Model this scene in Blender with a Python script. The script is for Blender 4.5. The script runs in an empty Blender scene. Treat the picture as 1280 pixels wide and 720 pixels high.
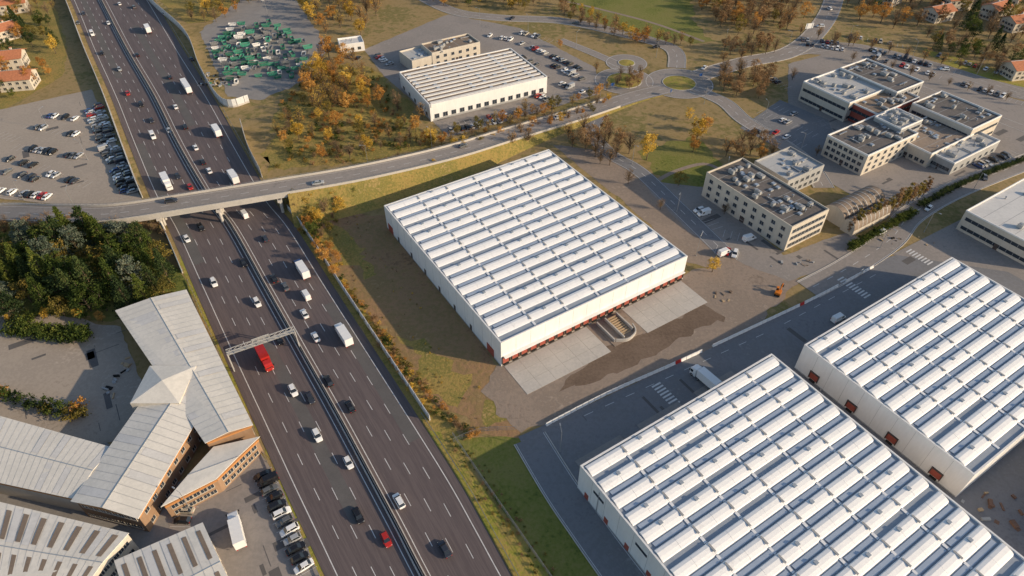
import bpy, math, random
from mathutils import Vector, Matrix, noise
R=random.Random(11)
# ---------------------------------------------------------------- survey model: bearings measured on the aerial view -> metric ground positions
F=830.0; TH=math.radians(42.5); CH=150.0
cT,sT=math.cos(TH),math.sin(TH)
def G(u,v,z=0.0):
    """survey bearing -> metric position on the horizontal plane at height z"""
    dx=(u-640)/F; dv=(v-360)/F
    t=(CH-z)/(sT+dv*cT)
    return Vector((dx*t,(cT-dv*sT)*t,z))
def GP(pts,z=0.0): return [G(p[0],p[1],z) for p in pts]
A=Vector((.538,-.843,0)).normalized(); B=Vector((.843,.538,0)).normalized(); UP=Vector((0,0,1))
sc=bpy.context.scene
col=sc.collection
# ---------------------------------------------------------------- materials
MATS={}
def new(name):
    m=bpy.data.materials.new(name); m.use_nodes=True
    nt=m.node_tree; b=nt.nodes['Principled BSDF']; MATS[name]=m
    return m,nt,b
def mixed(name,cols,scale=1.0,rough=.8,fine=8.0,bump=0.0,metal=0.0,stretch=None,coord='Object',rnd=0.0,spec=.3,uv=False,w2=.45,contrast=.22):
    m,nt,b=new(name); N=nt.nodes; L=nt.links
    tc=N.new('ShaderNodeTexCoord'); mp=N.new('ShaderNodeMapping')
    L.new(tc.outputs['UV' if uv else coord],mp.inputs['Vector'])
    if stretch: mp.inputs['Scale'].default_value=stretch
    n1=N.new('ShaderNodeTexNoise'); n1.inputs['Scale'].default_value=scale; n1.inputs['Detail'].default_value=5; n1.inputs['Roughness'].default_value=.6
    n2=N.new('ShaderNodeTexNoise'); n2.inputs['Scale'].default_value=scale*fine; n2.inputs['Detail'].default_value=4; n2.inputs['Roughness'].default_value=.65
    L.new(mp.outputs[0],n1.inputs['Vector']); L.new(mp.outputs[0],n2.inputs['Vector'])
    mx=N.new('ShaderNodeMix'); mx.data_type='FLOAT'; mx.inputs[0].default_value=w2
    L.new(n1.outputs['Fac'],mx.inputs[2]); L.new(n2.outputs['Fac'],mx.inputs[3])
    fac=mx.outputs[0]
    if rnd>0:
        oi=N.new('ShaderNodeObjectInfo'); ma=N.new('ShaderNodeMath'); ma.operation='MULTIPLY_ADD'
        L.new(oi.outputs['Random'],ma.inputs[0]); ma.inputs[1].default_value=rnd
        sb=N.new('ShaderNodeMath'); sb.operation='SUBTRACT'; L.new(fac,sb.inputs[0]); sb.inputs[1].default_value=rnd/2
        L.new(sb.outputs[0],ma.inputs[2]); fac=ma.outputs[0]
    cr=N.new('ShaderNodeValToRGB'); e=cr.color_ramp.elements
    n=len(cols); lo=.5-contrast; hi=.5+contrast
    e[0].position=lo; e[0].color=(*cols[0],1); e[1].position=hi; e[1].color=(*cols[-1],1)
    for i in range(1,n-1):
        x=e.new(lo+(hi-lo)*i/(n-1)); x.color=(*cols[i],1)
    L.new(fac,cr.inputs[0]); L.new(cr.outputs[0],b.inputs['Base Color'])
    b.inputs['Roughness'].default_value=rough; b.inputs['Metallic'].default_value=metal
    b.inputs['Specular IOR Level'].default_value=spec
    if bump>0:
        bp=N.new('ShaderNodeBump'); bp.inputs['Strength'].default_value=bump; bp.inputs['Distance'].default_value=.3
        L.new(n2.outputs['Fac'],bp.inputs['Height']); L.new(bp.outputs[0],b.inputs['Normal'])
    return m
def plain(name,c,rough=.6,metal=0,var=.12,scale=1.5,**k):
    return mixed(name,[tuple(x*(1-var) for x in c),tuple(min(1,x*(1+var)) for x in c)],scale=scale,rough=rough,metal=metal,**k)
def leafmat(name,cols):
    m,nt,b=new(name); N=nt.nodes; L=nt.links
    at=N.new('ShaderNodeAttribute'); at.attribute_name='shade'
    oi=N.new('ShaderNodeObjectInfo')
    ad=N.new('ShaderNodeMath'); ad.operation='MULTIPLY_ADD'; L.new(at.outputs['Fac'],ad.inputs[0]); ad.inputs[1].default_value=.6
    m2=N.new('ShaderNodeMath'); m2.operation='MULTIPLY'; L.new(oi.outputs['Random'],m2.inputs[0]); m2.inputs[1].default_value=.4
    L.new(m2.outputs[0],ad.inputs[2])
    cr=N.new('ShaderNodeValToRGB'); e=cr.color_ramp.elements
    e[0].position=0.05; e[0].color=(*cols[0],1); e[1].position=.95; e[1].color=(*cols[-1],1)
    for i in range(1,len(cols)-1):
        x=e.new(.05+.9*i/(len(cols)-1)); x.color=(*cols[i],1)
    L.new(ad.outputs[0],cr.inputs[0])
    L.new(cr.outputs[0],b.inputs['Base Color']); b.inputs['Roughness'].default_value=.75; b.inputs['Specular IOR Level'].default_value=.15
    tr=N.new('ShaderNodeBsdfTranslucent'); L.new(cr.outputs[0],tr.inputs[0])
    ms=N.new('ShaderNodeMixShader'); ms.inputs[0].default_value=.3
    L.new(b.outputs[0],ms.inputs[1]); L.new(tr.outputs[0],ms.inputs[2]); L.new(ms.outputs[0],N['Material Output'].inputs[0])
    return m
mixed('terrain',[(.10,.095,.035),(.24,.18,.07),(.33,.235,.11),(.17,.15,.045),(.38,.28,.15)],scale=.02,fine=14,rough=.95,bump=.6,contrast=.18)
mixed('dirt',[(.17,.10,.055),(.33,.20,.105),(.25,.175,.075),(.42,.27,.155)],scale=.04,fine=14,rough=.95,bump=.8,contrast=.17)
mixed('dry_grass',[(.16,.12,.035),(.37,.26,.08),(.20,.18,.045),(.43,.29,.12)],scale=.06,fine=16,rough=.95,bump=.8,contrast=.17)
mixed('green_grass',[(.06,.08,.018),(.16,.175,.035),(.22,.20,.06),(.10,.125,.022)],scale=.05,fine=18,rough=.95,bump=.6,contrast=.17)
mixed('lime_grass',[(.14,.15,.02),(.28,.27,.045),(.36,.26,.08),(.18,.20,.03)],scale=.1,fine=10,rough=.95,bump=.7,contrast=.17)
mixed('gravel',[(.20,.155,.12),(.31,.245,.195),(.25,.20,.16),(.38,.31,.25)],scale=.05,fine=14,rough=.95,bump=.4,contrast=.17)
mixed('gravel_dark',[(.12,.085,.06),(.22,.16,.12)],scale=.08,fine=14,rough=.95,bump=.4,contrast=.17)
mixed('asphalt',[(.15,.15,.16),(.21,.21,.22),(.18,.18,.185),(.27,.265,.265)],scale=.045,fine=18,rough=.85,bump=.1,contrast=.17)
mixed('asphalt_old',[(.22,.20,.185),(.31,.275,.25),(.255,.23,.21),(.37,.33,.295)],scale=.045,fine=18,rough=.9,bump=.1,contrast=.17)
mixed('asphalt_beige',[(.29,.245,.20),(.40,.34,.28),(.34,.29,.24),(.46,.39,.325)],scale=.05,fine=16,rough=.9,bump=.1,contrast=.17)
mixed('asphalt_patch',[(.10,.094,.092),(.15,.14,.135)],scale=.2,fine=12,rough=.9)
mixed('highway_asphalt',[(.085,.068,.068),(.15,.12,.116),(.108,.086,.086),(.18,.15,.142)],scale=1.0,fine=5,rough=.72,uv=True,stretch=(40,.03,1),contrast=.2,w2=.4)
mixed('concrete',[(.40,.375,.345),(.53,.495,.45),(.45,.425,.39),(.60,.56,.50)],scale=.12,fine=10,rough=.85)
mixed('concrete_dark',[(.22,.205,.195),(.32,.30,.28)],scale=.2,fine=8,rough=.85)
mixed('paint_white',[(.45,.44,.43),(.80,.79,.77)],scale=.8,fine=6,rough=.6)
mixed('cladding_white',[(.72,.71,.69),(.84,.83,.81)],scale=.3,fine=4,rough=.5,stretch=(1,1,.25))
mixed('cladding_cream',[(.48,.43,.36),(.64,.58,.49)],scale=.3,fine=5,rough=.7,stretch=(1,1,.25))
mixed('cladding_grey',[(.30,.30,.30),(.42,.42,.41)],scale=.3,fine=5,rough=.6,stretch=(1,1,.25))
mixed('brown_facade',[(.24,.15,.09),(.36,.235,.15)],scale=.3,fine=5,rough=.8,stretch=(1,1,.25))
mixed('roof_white',[(.68,.68,.68),(.87,.865,.855),(.80,.80,.80),(.90,.89,.87)],scale=.1,fine=9,rough=.45,spec=.4,contrast=.18)
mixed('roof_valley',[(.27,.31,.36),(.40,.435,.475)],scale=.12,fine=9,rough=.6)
mixed('roof_grey',[(.36,.36,.355),(.50,.495,.48),(.43,.43,.42),(.58,.565,.54)],scale=.1,fine=10,rough=.55)
mixed('roof_palegrey',[(.50,.49,.47),(.67,.65,.62),(.58,.565,.54),(.75,.725,.68)],scale=.1,fine=10,rough=.55)
mixed('roof_cream',[(.56,.53,.48),(.74,.70,.63),(.64,.61,.55),(.80,.76,.69)],scale=.1,fine=10,rough=.6)
mixed('roof_dark',[(.085,.08,.078),(.17,.15,.14),(.125,.115,.105),(.23,.20,.18)],scale=.08,fine=12,rough=.85,contrast=.17)
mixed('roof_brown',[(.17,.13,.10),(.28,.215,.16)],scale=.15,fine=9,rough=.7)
mixed('skylight_panel',[(.22,.27,.34),(.38,.44,.52)],scale=.25,fine=5,rough=.3,spec=.5)
mixed('rooflight_blue',[(.38,.45,.54),(.52,.58,.66)],scale=.2,fine=5,rough=.35,spec=.5)
plain('terracotta',(.46,.18,.09),.85,scale=1.2,var=.35); plain('fascia_orange',(.48,.22,.08),.6)
plain('glass_dark',(.03,.04,.055),.12,spec=.8)
plain('car_glass',(.02,.025,.03),.08,spec=.8)
plain('rubber',(.02,.02,.02),.9); plain('steel',(.45,.46,.47),.35,.6); plain('rail_steel',(.32,.33,.34),.45,.5)
plain('dock_red',(.34,.085,.06),.6,var=.3); plain('door_dark',(.08,.06,.055),.6)
plain('tail_red',(.5,.02,.01),.3); plain('lamp_clear',(.8,.8,.75),.2); plain('bark',(.14,.105,.07),.95)
plain('barrier_panel',(.62,.63,.63),.5,var=.15); plain('barrier_glass',(.26,.36,.42),.25); plain('soil_red',(.20,.12,.085),.9,var=.35,scale=.3)
plain('sign_blue',(.02,.09,.32),.4); plain('orange_paint',(.65,.19,.02),.5); plain('timber',(.46,.34,.21),.8)
plain('skip_green',(.05,.22,.15),.6,var=.5,rnd=.5); plain('scrap',(.22,.20,.17),.8,var=.6,scale=2)
plain('plastic_red',(.55,.04,.03),.5)
PAINT={'white':(.80,.80,.79),'silver':(.42,.43,.44),'grey':(.14,.145,.15),'black':(.015,.015,.018),'blue':(.03,.07,.20),'red':(.42,.025,.02),'dark':(.035,.04,.055),'lightblue':(.25,.42,.58),'beige':(.45,.40,.32)}
for k,c in PAINT.items(): plain('paint_'+k+'_car',c,.25,.15 if k in('silver','grey') else 0,var=.04,spec=.6)
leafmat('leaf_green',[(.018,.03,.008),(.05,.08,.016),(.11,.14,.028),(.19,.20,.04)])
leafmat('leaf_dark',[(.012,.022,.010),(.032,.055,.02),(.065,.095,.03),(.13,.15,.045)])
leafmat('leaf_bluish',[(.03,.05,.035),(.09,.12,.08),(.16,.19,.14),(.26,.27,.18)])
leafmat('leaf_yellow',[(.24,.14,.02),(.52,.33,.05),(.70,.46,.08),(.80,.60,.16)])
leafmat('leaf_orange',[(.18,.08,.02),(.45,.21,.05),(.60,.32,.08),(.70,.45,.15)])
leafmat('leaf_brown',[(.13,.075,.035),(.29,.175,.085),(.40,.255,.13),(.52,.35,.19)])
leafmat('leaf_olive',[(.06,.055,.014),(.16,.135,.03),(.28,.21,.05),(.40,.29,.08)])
# ---------------------------------------------------------------- mesh builder
class MB:
    def __init__(s): s.v=[]; s.f=[]; s.m=[]; s.uv=[]; s.hasuv=False
    def face(s,pts,m=0,uv=None):
        i=len(s.v); s.v+= [tuple(p) for p in pts]; s.f.append(list(range(i,i+len(pts)))); s.m.append(m); s.uv.append(uv)
        if uv: s.hasuv=True
    def box(s,o,ex,ey,ez,m=0,top=None):
        o=Vector(o); a,b,c=o,o+ex,o+ex+ey; d=o+ey
        e,f,g,h=a+ez,b+ez,c+ez,d+ez
        if ex.cross(ey).dot(ez)<0: a,b,c,d=a,d,c,b; e,f,g,h=e,h,g,f
        for q,mm in (((d,c,b,a),m),((e,f,g,h),m if top is None else top),((a,b,f,e),m),((b,c,g,f),m),((c,d,h,g),m),((d,a,e,h),m)): s.face(q,mm)
    def cbox(s,c,lx,ly,lz,ang=0,m=0,top=None):
        ca,sa=math.cos(ang),math.sin(ang); x=Vector((ca,sa,0))*lx; y=Vector((-sa,ca,0))*ly
        s.box(Vector(c)-x/2-y/2,x,y,Vector((0,0,lz)),m,top)
    def prism(s,poly,z0,z1,ms=0,mt=None):
        n=len(poly); P=[Vector((p[0],p[1],0)) for p in poly]
        ar=sum(P[i].x*P[(i+1)%n].y-P[(i+1)%n].x*P[i].y for i in range(n))
        if ar<0: P.reverse()
        for i in range(n):
            a,b=P[i],P[(i+1)%n]
            s.face([a+UP*z0,b+UP*z0,b+UP*z1,a+UP*z1],ms)
        s.face([p+UP*z1 for p in P],ms if mt is None else mt)
    def cyl(s,a,b,r0,r1,n=8,m=0,cap=True):
        a=Vector(a);b=Vector(b);d=(b-a).normalized(); x=d.orthogonal().normalized(); y=d.cross(x)
        ra=[a+(x*math.cos(t)+y*math.sin(t))*r0 for t in [2*math.pi*i/n for i in range(n)]]
        rb=[b+(x*math.cos(t)+y*math.sin(t))*r1 for t in [2*math.pi*i/n for i in range(n)]]
        for i in range(n):
            j=(i+1)%n; s.face([ra[i],ra[j],rb[j],rb[i]],m)
        if cap: s.face(rb,m); s.face(ra[::-1],m)
    def mesh(s,name,mats):
        me=bpy.data.meshes.new(name); me.from_pydata(s.v,[],s.f)
        for k in mats: me.materials.append(MATS[k] if isinstance(k,str) else k)
        me.polygons.foreach_set('material_index',s.m)
        if s.hasuv:
            ul=me.uv_layers.new(name='UVMap'); dat=[]
            for f,u in zip(s.f,s.uv):
                for i in range(len(f)): dat+= list(u[i]) if u else [0,0]
            ul.data.foreach_set('uv',dat)
        me.update(); return me
    def obj(s,name,mats,parent=None):
        o=bpy.data.objects.new(name,s.mesh(name,mats)); col.objects.link(o)
        if parent: o.parent=parent
        return o
def empty(name,loc=None):
    e=bpy.data.objects.new(name,None); e.empty_display_size=.5; col.objects.link(e); return e
def inst(name,mesh,loc,ang=0,scale=1,parent=None):
    o=bpy.data.objects.new(name,mesh); o.location=loc; o.rotation_euler=(0,0,ang)
    o.scale=(scale,)*3 if not isinstance(scale,tuple) else scale
    col.objects.link(o)
    if parent: o.parent=parent
    return o
# ---------------------------------------------------------------- polylines
def smooth(pts,k=6):
    P=[Vector(p) for p in pts]; out=[]
    for i in range(len(P)-1):
        p0=P[max(i-1,0)];p1=P[i];p2=P[i+1];p3=P[min(i+2,len(P)-1)]
        for j in range(k):
            t=j/k; out.append(.5*((2*p1)+(p2-p0)*t+(2*p0-5*p1+4*p2-p3)*t*t+(3*p1-p0-3*p2+p3)*t**3))
    out.append(P[-1]); return out
def resample(pts,step):
    out=[pts[0].copy()]; acc=0
    for a,b in zip(pts,pts[1:]):
        d=(b-a).length
        while acc+d>=step:
            t=(step-acc)/d; a=a.lerp(b,t); out.append(a.copy()); d=(b-a).length; acc=0
            if d<1e-6: break
        acc+=d
    return out
def normals(P):
    N=[]
    for i in range(len(P)):
        d=P[min(i+1,len(P)-1)]-P[max(i-1,0)]; d.z=0
        d.normalize() if d.length>0 else None
        N.append(Vector((-d.y,d.x,0)))
    return N
def strip(mb,P,w,z,m=0,off=0):
    N=normals(P)
    for i in range(len(P)-1):
        q=[P[i]+N[i]*(off-w/2),P[i+1]+N[i+1]*(off-w/2),P[i+1]+N[i+1]*(off+w/2),P[i]+N[i]*(off+w/2)]
        mb.face([Vector((p.x,p.y,p.z+z)) for p in q],m)
def dashes(mb,P,w,z,on,gap,m=0,off=0):
    N=normals(P); Q=[p+n*off for p,n in zip(P,N)]; Q=resample(Q,1.0); i=0
    while i+on<len(Q):
        strip(mb,[Q[i],Q[i+int(on)]],w,z,m); i+=int(on+gap)
def wall(mb,P,t,z0,h,m=0,top=None,off=0):
    N=normals(P)
    for i in range(len(P)-1):
        a0=P[i]+N[i]*(off-t/2);a1=P[i]+N[i]*(off+t/2);b0=P[i+1]+N[i+1]*(off-t/2);b1=P[i+1]+N[i+1]*(off+t/2)
        z=Vector((0,0,z0)); H=Vector((0,0,z0+h))
        mb.face([a0+z,b0+z,b0+H,a0+H],m); mb.face([b1+z,a1+z,a1+H,b1+H],m); mb.face([a0+H,b0+H,b1+H,a1+H],m if top is None else top)
        if i==0: mb.face([a1+z,a0+z,a0+H,a1+H],m)
        if i==len(P)-2: mb.face([b0+z,b1+z,b1+H,b0+H],m)
ZI=[0]
def zone(name,px,mat,z,jag=0,world=False):
    ZI[0]+=1; z+=ZI[0]*.0006
    P=[Vector(p) for p in px] if world else GP(px)
    if jag:
        Q=[]
        for i in range(len(P)):
            a,b=P[i],P[(i+1)%len(P)]; n=max(1,int((b-a).length/2))
            for j in range(n):
                p=a.lerp(b,j/n); Q.append(p+Vector((noise.noise(p*.15),noise.noise(p*.15+Vector((9,3,1))),0))*jag*2+Vector((noise.noise(p*.6),noise.noise(p*.6+Vector((9,3,1))),0))*jag)
        P=Q
    ar=sum(P[i].x*P[(i+1)%len(P)].y-P[(i+1)%len(P)].x*P[i].y for i in range(len(P)))
    if ar<0: P.reverse()
    mb=MB(); mb.face([Vector((p.x,p.y,z)) for p in P]); return mb.obj(name,[mat])
# ---------------------------------------------------------------- ground
mb=MB()
S=5000;n=40
for i in range(n):
    for j in range(n):
        x0=-S+2*S*i/n;y0=-S+2*S*j/n;d=2*S/n; mb.face([(x0,y0,0),(x0+d,y0,0),(x0+d,y0+d,0),(x0,y0+d,0)])
mb.obj('ground',['terrain'])
zone('dirt_ground',[(372,262),(420,262),(482,268),(560,360),(632,470),(665,520),(640,545),(600,540),(540,500),(470,410),(410,330)],'dirt',.02,2)
zone('grass_patch',[(395,290),(430,285),(470,330),(455,350),(420,330)],'dry_grass',.024,3)
zone('grass_patch',[(500,420),(530,425),(590,490),(570,510),(530,480)],'dry_grass',.024,3)
zone('grass_patch',[(600,500),(650,505),(655,530),(610,535)],'dry_grass',.025,2)
zone('grass_verge',[(352,262),(375,262),(412,330),(470,408),(545,505),(572,540),(600,600),(700,720),(760,820),(700,820),(640,720),(535,545),(440,395)],'dry_grass',.03,.8)
zone('grass_strip',[(530,535),(552,540),(585,585),(640,655),(690,725),(740,800),(700,810),(640,715)],'lime_grass',.04,.8)
zone('lawn',[(565,545),(650,545),(690,610),(770,740),(700,740),(620,620)],'green_grass',.035,.8)
zone('meadow',[(690,-10),(860,-30),(870,30),(890,52),(800,50),(735,22)],'green_grass',.02,2)
zone('lawn',[(800,190),(870,170),(900,205),(915,220),(880,245),(830,232)],'green_grass',.02,1.5)
zone('scrubland',[(330,215),(345,140),(400,80),(470,85),(520,140),(535,185),(440,205)],'dry_grass',.02,2)
zone('gravel_yard',[(600,490),(627,452),(865,338),(925,330),(1000,350),(942,410),(690,527),(648,540)],'gravel',.045,1)
zone('gravel_path',[(690,180),(760,190),(830,250),(900,300),(960,330),(1000,352),(925,345),(862,330),(800,270)],'gravel',.03,.6)
zone('woodland_floor',[(0,300),(170,285),(225,340),(235,365),(140,400),(60,395),(0,400)],'green_grass',.02,1)
zone('lawn',[(215,290),(235,360),(330,560),(400,740),(420,740),(352,575),(300,480),(250,370)],'lime_grass',.025,.5)
zone('grass_verge',[(1,5),(60,-20),(85,60),(80,95),(0,140)],'dry_grass',.02,1)
zone('lawn',[(1150,60),(1280,95),(1290,125),(1180,80)],'lime_grass',.03,.8)
zone('lawn',[(200,0),(330,-20),(300,20),(235,30)],'dry_grass',.033,1)
# ---------------------------------------------------------------- paved areas
zone('asphalt_yard',[(648,546),(690,527),(942,411),(1110,322),(1165,305),(1290,350),(1500,460),(1500,950),(1000,950),(830,800),(757,720),(690,625)],'asphalt',.06)
zone('parking_lot',[(455,62),(560,18),(650,35),(745,85),(748,118),(700,132),(560,172),(520,130),(480,95)],'asphalt_old',.05,.3)
zone('parking_lot',[(-60,150),(115,112),(150,190),(178,252),(130,262),(0,248),(-60,240)],'asphalt_beige',.05,.3)
zone('courtyard',[(-80,400),(60,392),(150,410),(180,480),(175,545),(120,555),(-80,520)],'asphalt_beige',.05,.5)
zone('parking_lot',[(205,610),(322,560),(352,610),(402,725),(430,800),(230,800)],'asphalt_old',.05,.2)
zone('industrial_yard',[(-150,515),(110,540),(215,600),(250,800),(-200,900)],'concrete_dark',.03)
zone('parking_lot',[(925,160),(975,125),(1035,150),(1050,190),(1010,205)],'asphalt',.05)
zone('service_yard',[(800,225),(885,235),(980,320),(1030,300),(1060,290),(1110,315),(985,352),(930,330),(860,290)],'asphalt_old',.048,.4)
zone('business_park_pavement',[(985,150),(985,80),(1060,60),(1290,130),(1290,190),(1120,275),(1040,230)],'asphalt_old',.04,.4)
zone('junkyard_ground',[(250,40),(300,0),(370,0),(410,60),(385,100),(325,125),(285,120)],'concrete_dark',.03,1)
zone('parking_lot',[(1000,45),(1060,55),(1290,112),(1290,128),(1080,72),(990,66)],'asphalt_old',.05,.3)
zone('industrial_yard',[(1115,318),(1210,270),(1300,330),(1400,420),(1260,340)],'asphalt_old',.055)
# ---------------------------------------------------------------- roads
mk=MB()   # painted markings
kerb=MB()
def road(name,px,w,mat='asphalt_old',z=.09,centre='dash',edge=True,kb=True,k=8):
    P=smooth(GP(px),k); mb=MB(); strip(mb,P,w,z); mb.obj(name,[mat])
    if centre=='dash': dashes(mk,P,.18,z+.02,3,4)
    if edge:
        strip(mk,P,.15,z+.02,0,w/2-.35); strip(mk,P,.15,z+.02,0,-w/2+.35)
    if kb:
        wall(kerb,P,.25,.0,z+.12,off=w/2+.13); wall(kerb,P,.25,.0,z+.12,off=-w/2-.13)
    return P
road('road',[(872,95),(930,78),(985,66),(1020,40),(1042,0),(1050,-60)],11)
road('road',[(846,85),(838,60),(770,40),(700,26),(620,22),(560,12),(500,-20)],9,z=.094)
road('road',[(868,112),(905,128),(930,150),(975,178),(1010,205),(1030,235)],8,z=.098)
road('road',[(985,66),(1060,58),(1160,80),(1300,125)],10,z=.102,kb=False)
road('road',[(1300,196),(1200,235),(1140,268),(1112,300),(1060,335),(1010,362)],9,z=.096,kb=True)
road('road',[(765,128),(740,160),(760,190),(800,215),(850,262),(905,315)],7,mat='asphalt',z=.093,kb=False)
road('road',[(783,85),(740,66),(700,50)],6,z=.099,kb=False,centre=None)
road('road',[(1070,72),(1150,110),(1290,165)],7,z=.091,kb=False,centre=None)
road('service_road',[(-60,275),(0,262),(60,270),(130,276)],7,z=.091,kb=False)
road('service_road',[(662,548),(700,610),(735,660),(775,715),(840,800)],9,mat='asphalt',z=.095,centre=None)
road('footpath',[(700,0),(760,14),(820,30),(880,52)],2.2,mat='gravel',z=.05,centre=None,edge=False,kb=False)
road('footpath',[(812,232),(842,215),(880,205),(905,215)],2.0,mat='gravel',z=.05,centre=None,edge=False,kb=False)
pt=MB()
def inpoly(p,P):
    c=False; j=len(P)-1
    for i in range(len(P)):
        if (P[i].y>p.y)!=(P[j].y>p.y) and p.x<(P[j].x-P[i].x)*(p.y-P[i].y)/(P[j].y-P[i].y)+P[i].x: c=not c
        j=i
    return c
pc=[0]
def patches(px,n,rnd):
    P=GP(px)
    xs=[p.x for p in P];ys=[p.y for p in P]
    for i in range(n):
        c=Vector((rnd.uniform(min(xs),max(xs)),rnd.uniform(min(ys),max(ys)),0))
        if not inpoly(c,P): continue
        pc[0]+=1; z=UP*(.084+(pc[0]%8)*.0006)
        a=rnd.choice([A,B]); b=Vector((-a.y,a.x,0)); l=rnd.uniform(1,9); w_=rnd.choice([.15,.2,.9,1.6,2.4])
        pt.face([c+z,c+a*l+z,c+a*l+b*w_+z,c+b*w_+z],0)
pr=random.Random(5)
patches([(700,530),(940,415),(1110,325),(1160,320),(960,450),(725,580)],60,pr)
patches([(210,612),(322,565),(400,720),(230,720)],25,pr); patches([(0,150),(115,120),(175,250),(0,245)],25,pr); patches([(0,400),(150,410),(170,540),(0,515)],22,pr)
patches([(800,235),(885,240),(980,320),(1060,295),(985,350)],30,pr); patches([(560,165),(740,110),(650,40),(480,80)],30,pr); patches([(985,90),(1280,140),(1280,185),(1120,270)],40,pr)
pt.obj('asphalt_repairs',['asphalt_patch'])
def roundabout(c,ri,ro,z):
    c=G(*c); ring=MB(); isl=MB(); n=40
    for i in range(n):
        a,b=2*math.pi*i/n,2*math.pi*(i+1)/n
        f=lambda t,r,zz:(c.x+r*math.cos(t),c.y+r*math.sin(t),zz)
        ring.face([f(a,ri,z),f(a,ro,z),f(b,ro,z),f(b,ri,z)])
        mk.face([f(a,ro-.5,z+.02),f(a,ro-.3,z+.02),f(b,ro-.3,z+.02),f(b,ro-.5,z+.02)])
        isl.face([f(a,ri,z),f(b,ri,z),f(b,ri,.3),f(a,ri,.3)],0)
        isl.face([f(a,ri-.4,.3),f(a,ri,.3),f(b,ri,.3),f(b,ri-.4,.3)],0)
        isl.face([f(a,ri-.4,.3),f(b,ri-.4,.3),f(0,0,.7)],1)
    ring.obj('roundabout_road',['asphalt_old']); isl.obj('roundabout_island',['concrete','lime_grass'])
roundabout((849,104),8.5,17,.11); roundabout((783,79),4.5,11,.115); roundabout((780,101),9,15,.108)
# highway
rows=[(-140,20,48,95),(-80,52,84,140),(0,88,126,192),(60,112,157,228),(120,138,192,266),(180,161,222,300),(245,187,260,338),(285,210,290,370),(360,243,332,418),(440,278,377,470),(520,314,422,522),(600,350,465,573),(660,378,497,607),(720,406,528,640),(820,452,583,697),(980,528,668,787)]
def edge(i): return smooth([G(r[i],r[0]) for r in rows],8)
EL,EM,ER=edge(1),edge(2),edge(3)
hw=MB(); d=0
for i in range(len(EM)-1):
    dl=(EM[i+1]-EM[i]).length
    z=Vector((0,0,.10))
    hw.face([EL[i]+z,EM[i]+z,EM[i+1]+z,EL[i+1]+z],0,[(0,d),(.5,d),(.5,d+dl),(0,d+dl)])
    hw.face([EM[i]+z,ER[i]+z,ER[i+1]+z,EM[i+1]+z],0,[(.5,d),(1,d),(1,d+dl),(.5,d+dl)]); d+=dl
hw.obj('highway',['highway_asphalt'])
def frac(Pa,Pb,f): return [a.lerp(b,f) for a,b in zip(Pa,Pb)]
hm=MB()
for E in (EL,ER):
    strip(hm,frac(EM,E,.09),.22,.12); strip(hm,frac(EM,E,.87),.24,.12)
    for f in (.285,.48,.675): dashes(hm,frac(EM,E,f),.17,.12,4,8)
hm.obj('lane_markings',['paint_white'])
rs=MB()
for E,f,i0,i1,wd in ((EL,.77,40,62,3.2),(ER,.385,20,38,3.3),(ER,.77,66,84,3.2),(EL,.385,70,96,3.3),(EL,.58,14,30,3.2)):
    strip(rs,frac(EM,E,f)[i0:i1],wd,.108)
rs.obj('resurfaced_lane',['asphalt_patch'])
med=MB()
strip(med,EM,1.5,.13,2)
for o in (-.55,.55): wall(med,EM,.25,.1,.95,0,off=o)
wall(med,EM,.08,.1,1.3,1)
med.obj('median_barrier',['concrete','rail_steel','concrete_dark'])
def between(P,v0,v1):
    lo=G(300,v1).y; hi=G(300,v0).y
    return [p for p in P if lo<=p.y<=hi]
def barrier(name,P,h,mats,post=4.0,off=0,base=.8):
    mb=MB(); wall(mb,P,.35,0,base,0,off=off); wall(mb,P,.12,base,h-base,1,off=off)
    N=normals(P); Q=resample([p+n*off for p,n in zip(P,N)],post)
    for q in Q: mb.cbox((q.x,q.y,0),.3,.3,h+.1,0,2)
    mb.obj(name,mats)
NB=['concrete','barrier_panel','steel']
barrier('noise_barrier',between(EL,-130,250),4.5,NB,off=-2.5)
barrier('noise_barrier',between(EL,285,345),4,['concrete','barrier_glass','steel'],off=-1.5)
barrier('noise_barrier',smooth(GP([(150,-40),(190,5),(233,45),(252,90),(280,132),(312,128)])),4,NB)
barrier('noise_barrier',smooth(GP([(303,160),(312,190),(328,222)])),4.5,['concrete','concrete','steel'])
barrier('noise_barrier',between(ER,262,532),2.4,['concrete','cladding_white','steel'],off=2.2,base=1.2)
def guardrail(name,P,off=0):
    mb=MB(); wall(mb,P,.08,.45,.32,0,off=off); N=normals(P)
    for q in resample([p+n*off for p,n in zip(P,N)],3.0): mb.cbox((q.x,q.y,0),.12,.12,.75,0,0)
    mb.obj(name,['rail_steel'])
guardrail('guard_rail',between(ER,520,980),1.2); guardrail('guard_rail',between(EL,345,980),-1.0); guardrail('guard_rail',between(ER,-130,255),1.0)
def fence(name,px,h=1.8):
    P=smooth(GP(px),4); mb=MB()
    for z in (.3,.9,1.5,h): wall(mb,P,.04,z,.05)
    for q in resample(P,2.5): mb.cbox((q.x,q.y,0),.08,.08,h,0,0)
    mb.obj(name,['rail_steel'])
fence('mesh_fence',[(566,545),(610,610),(690,725)]); fence('mesh_fence',[(567,553),(600,540),(645,538)])
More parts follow.
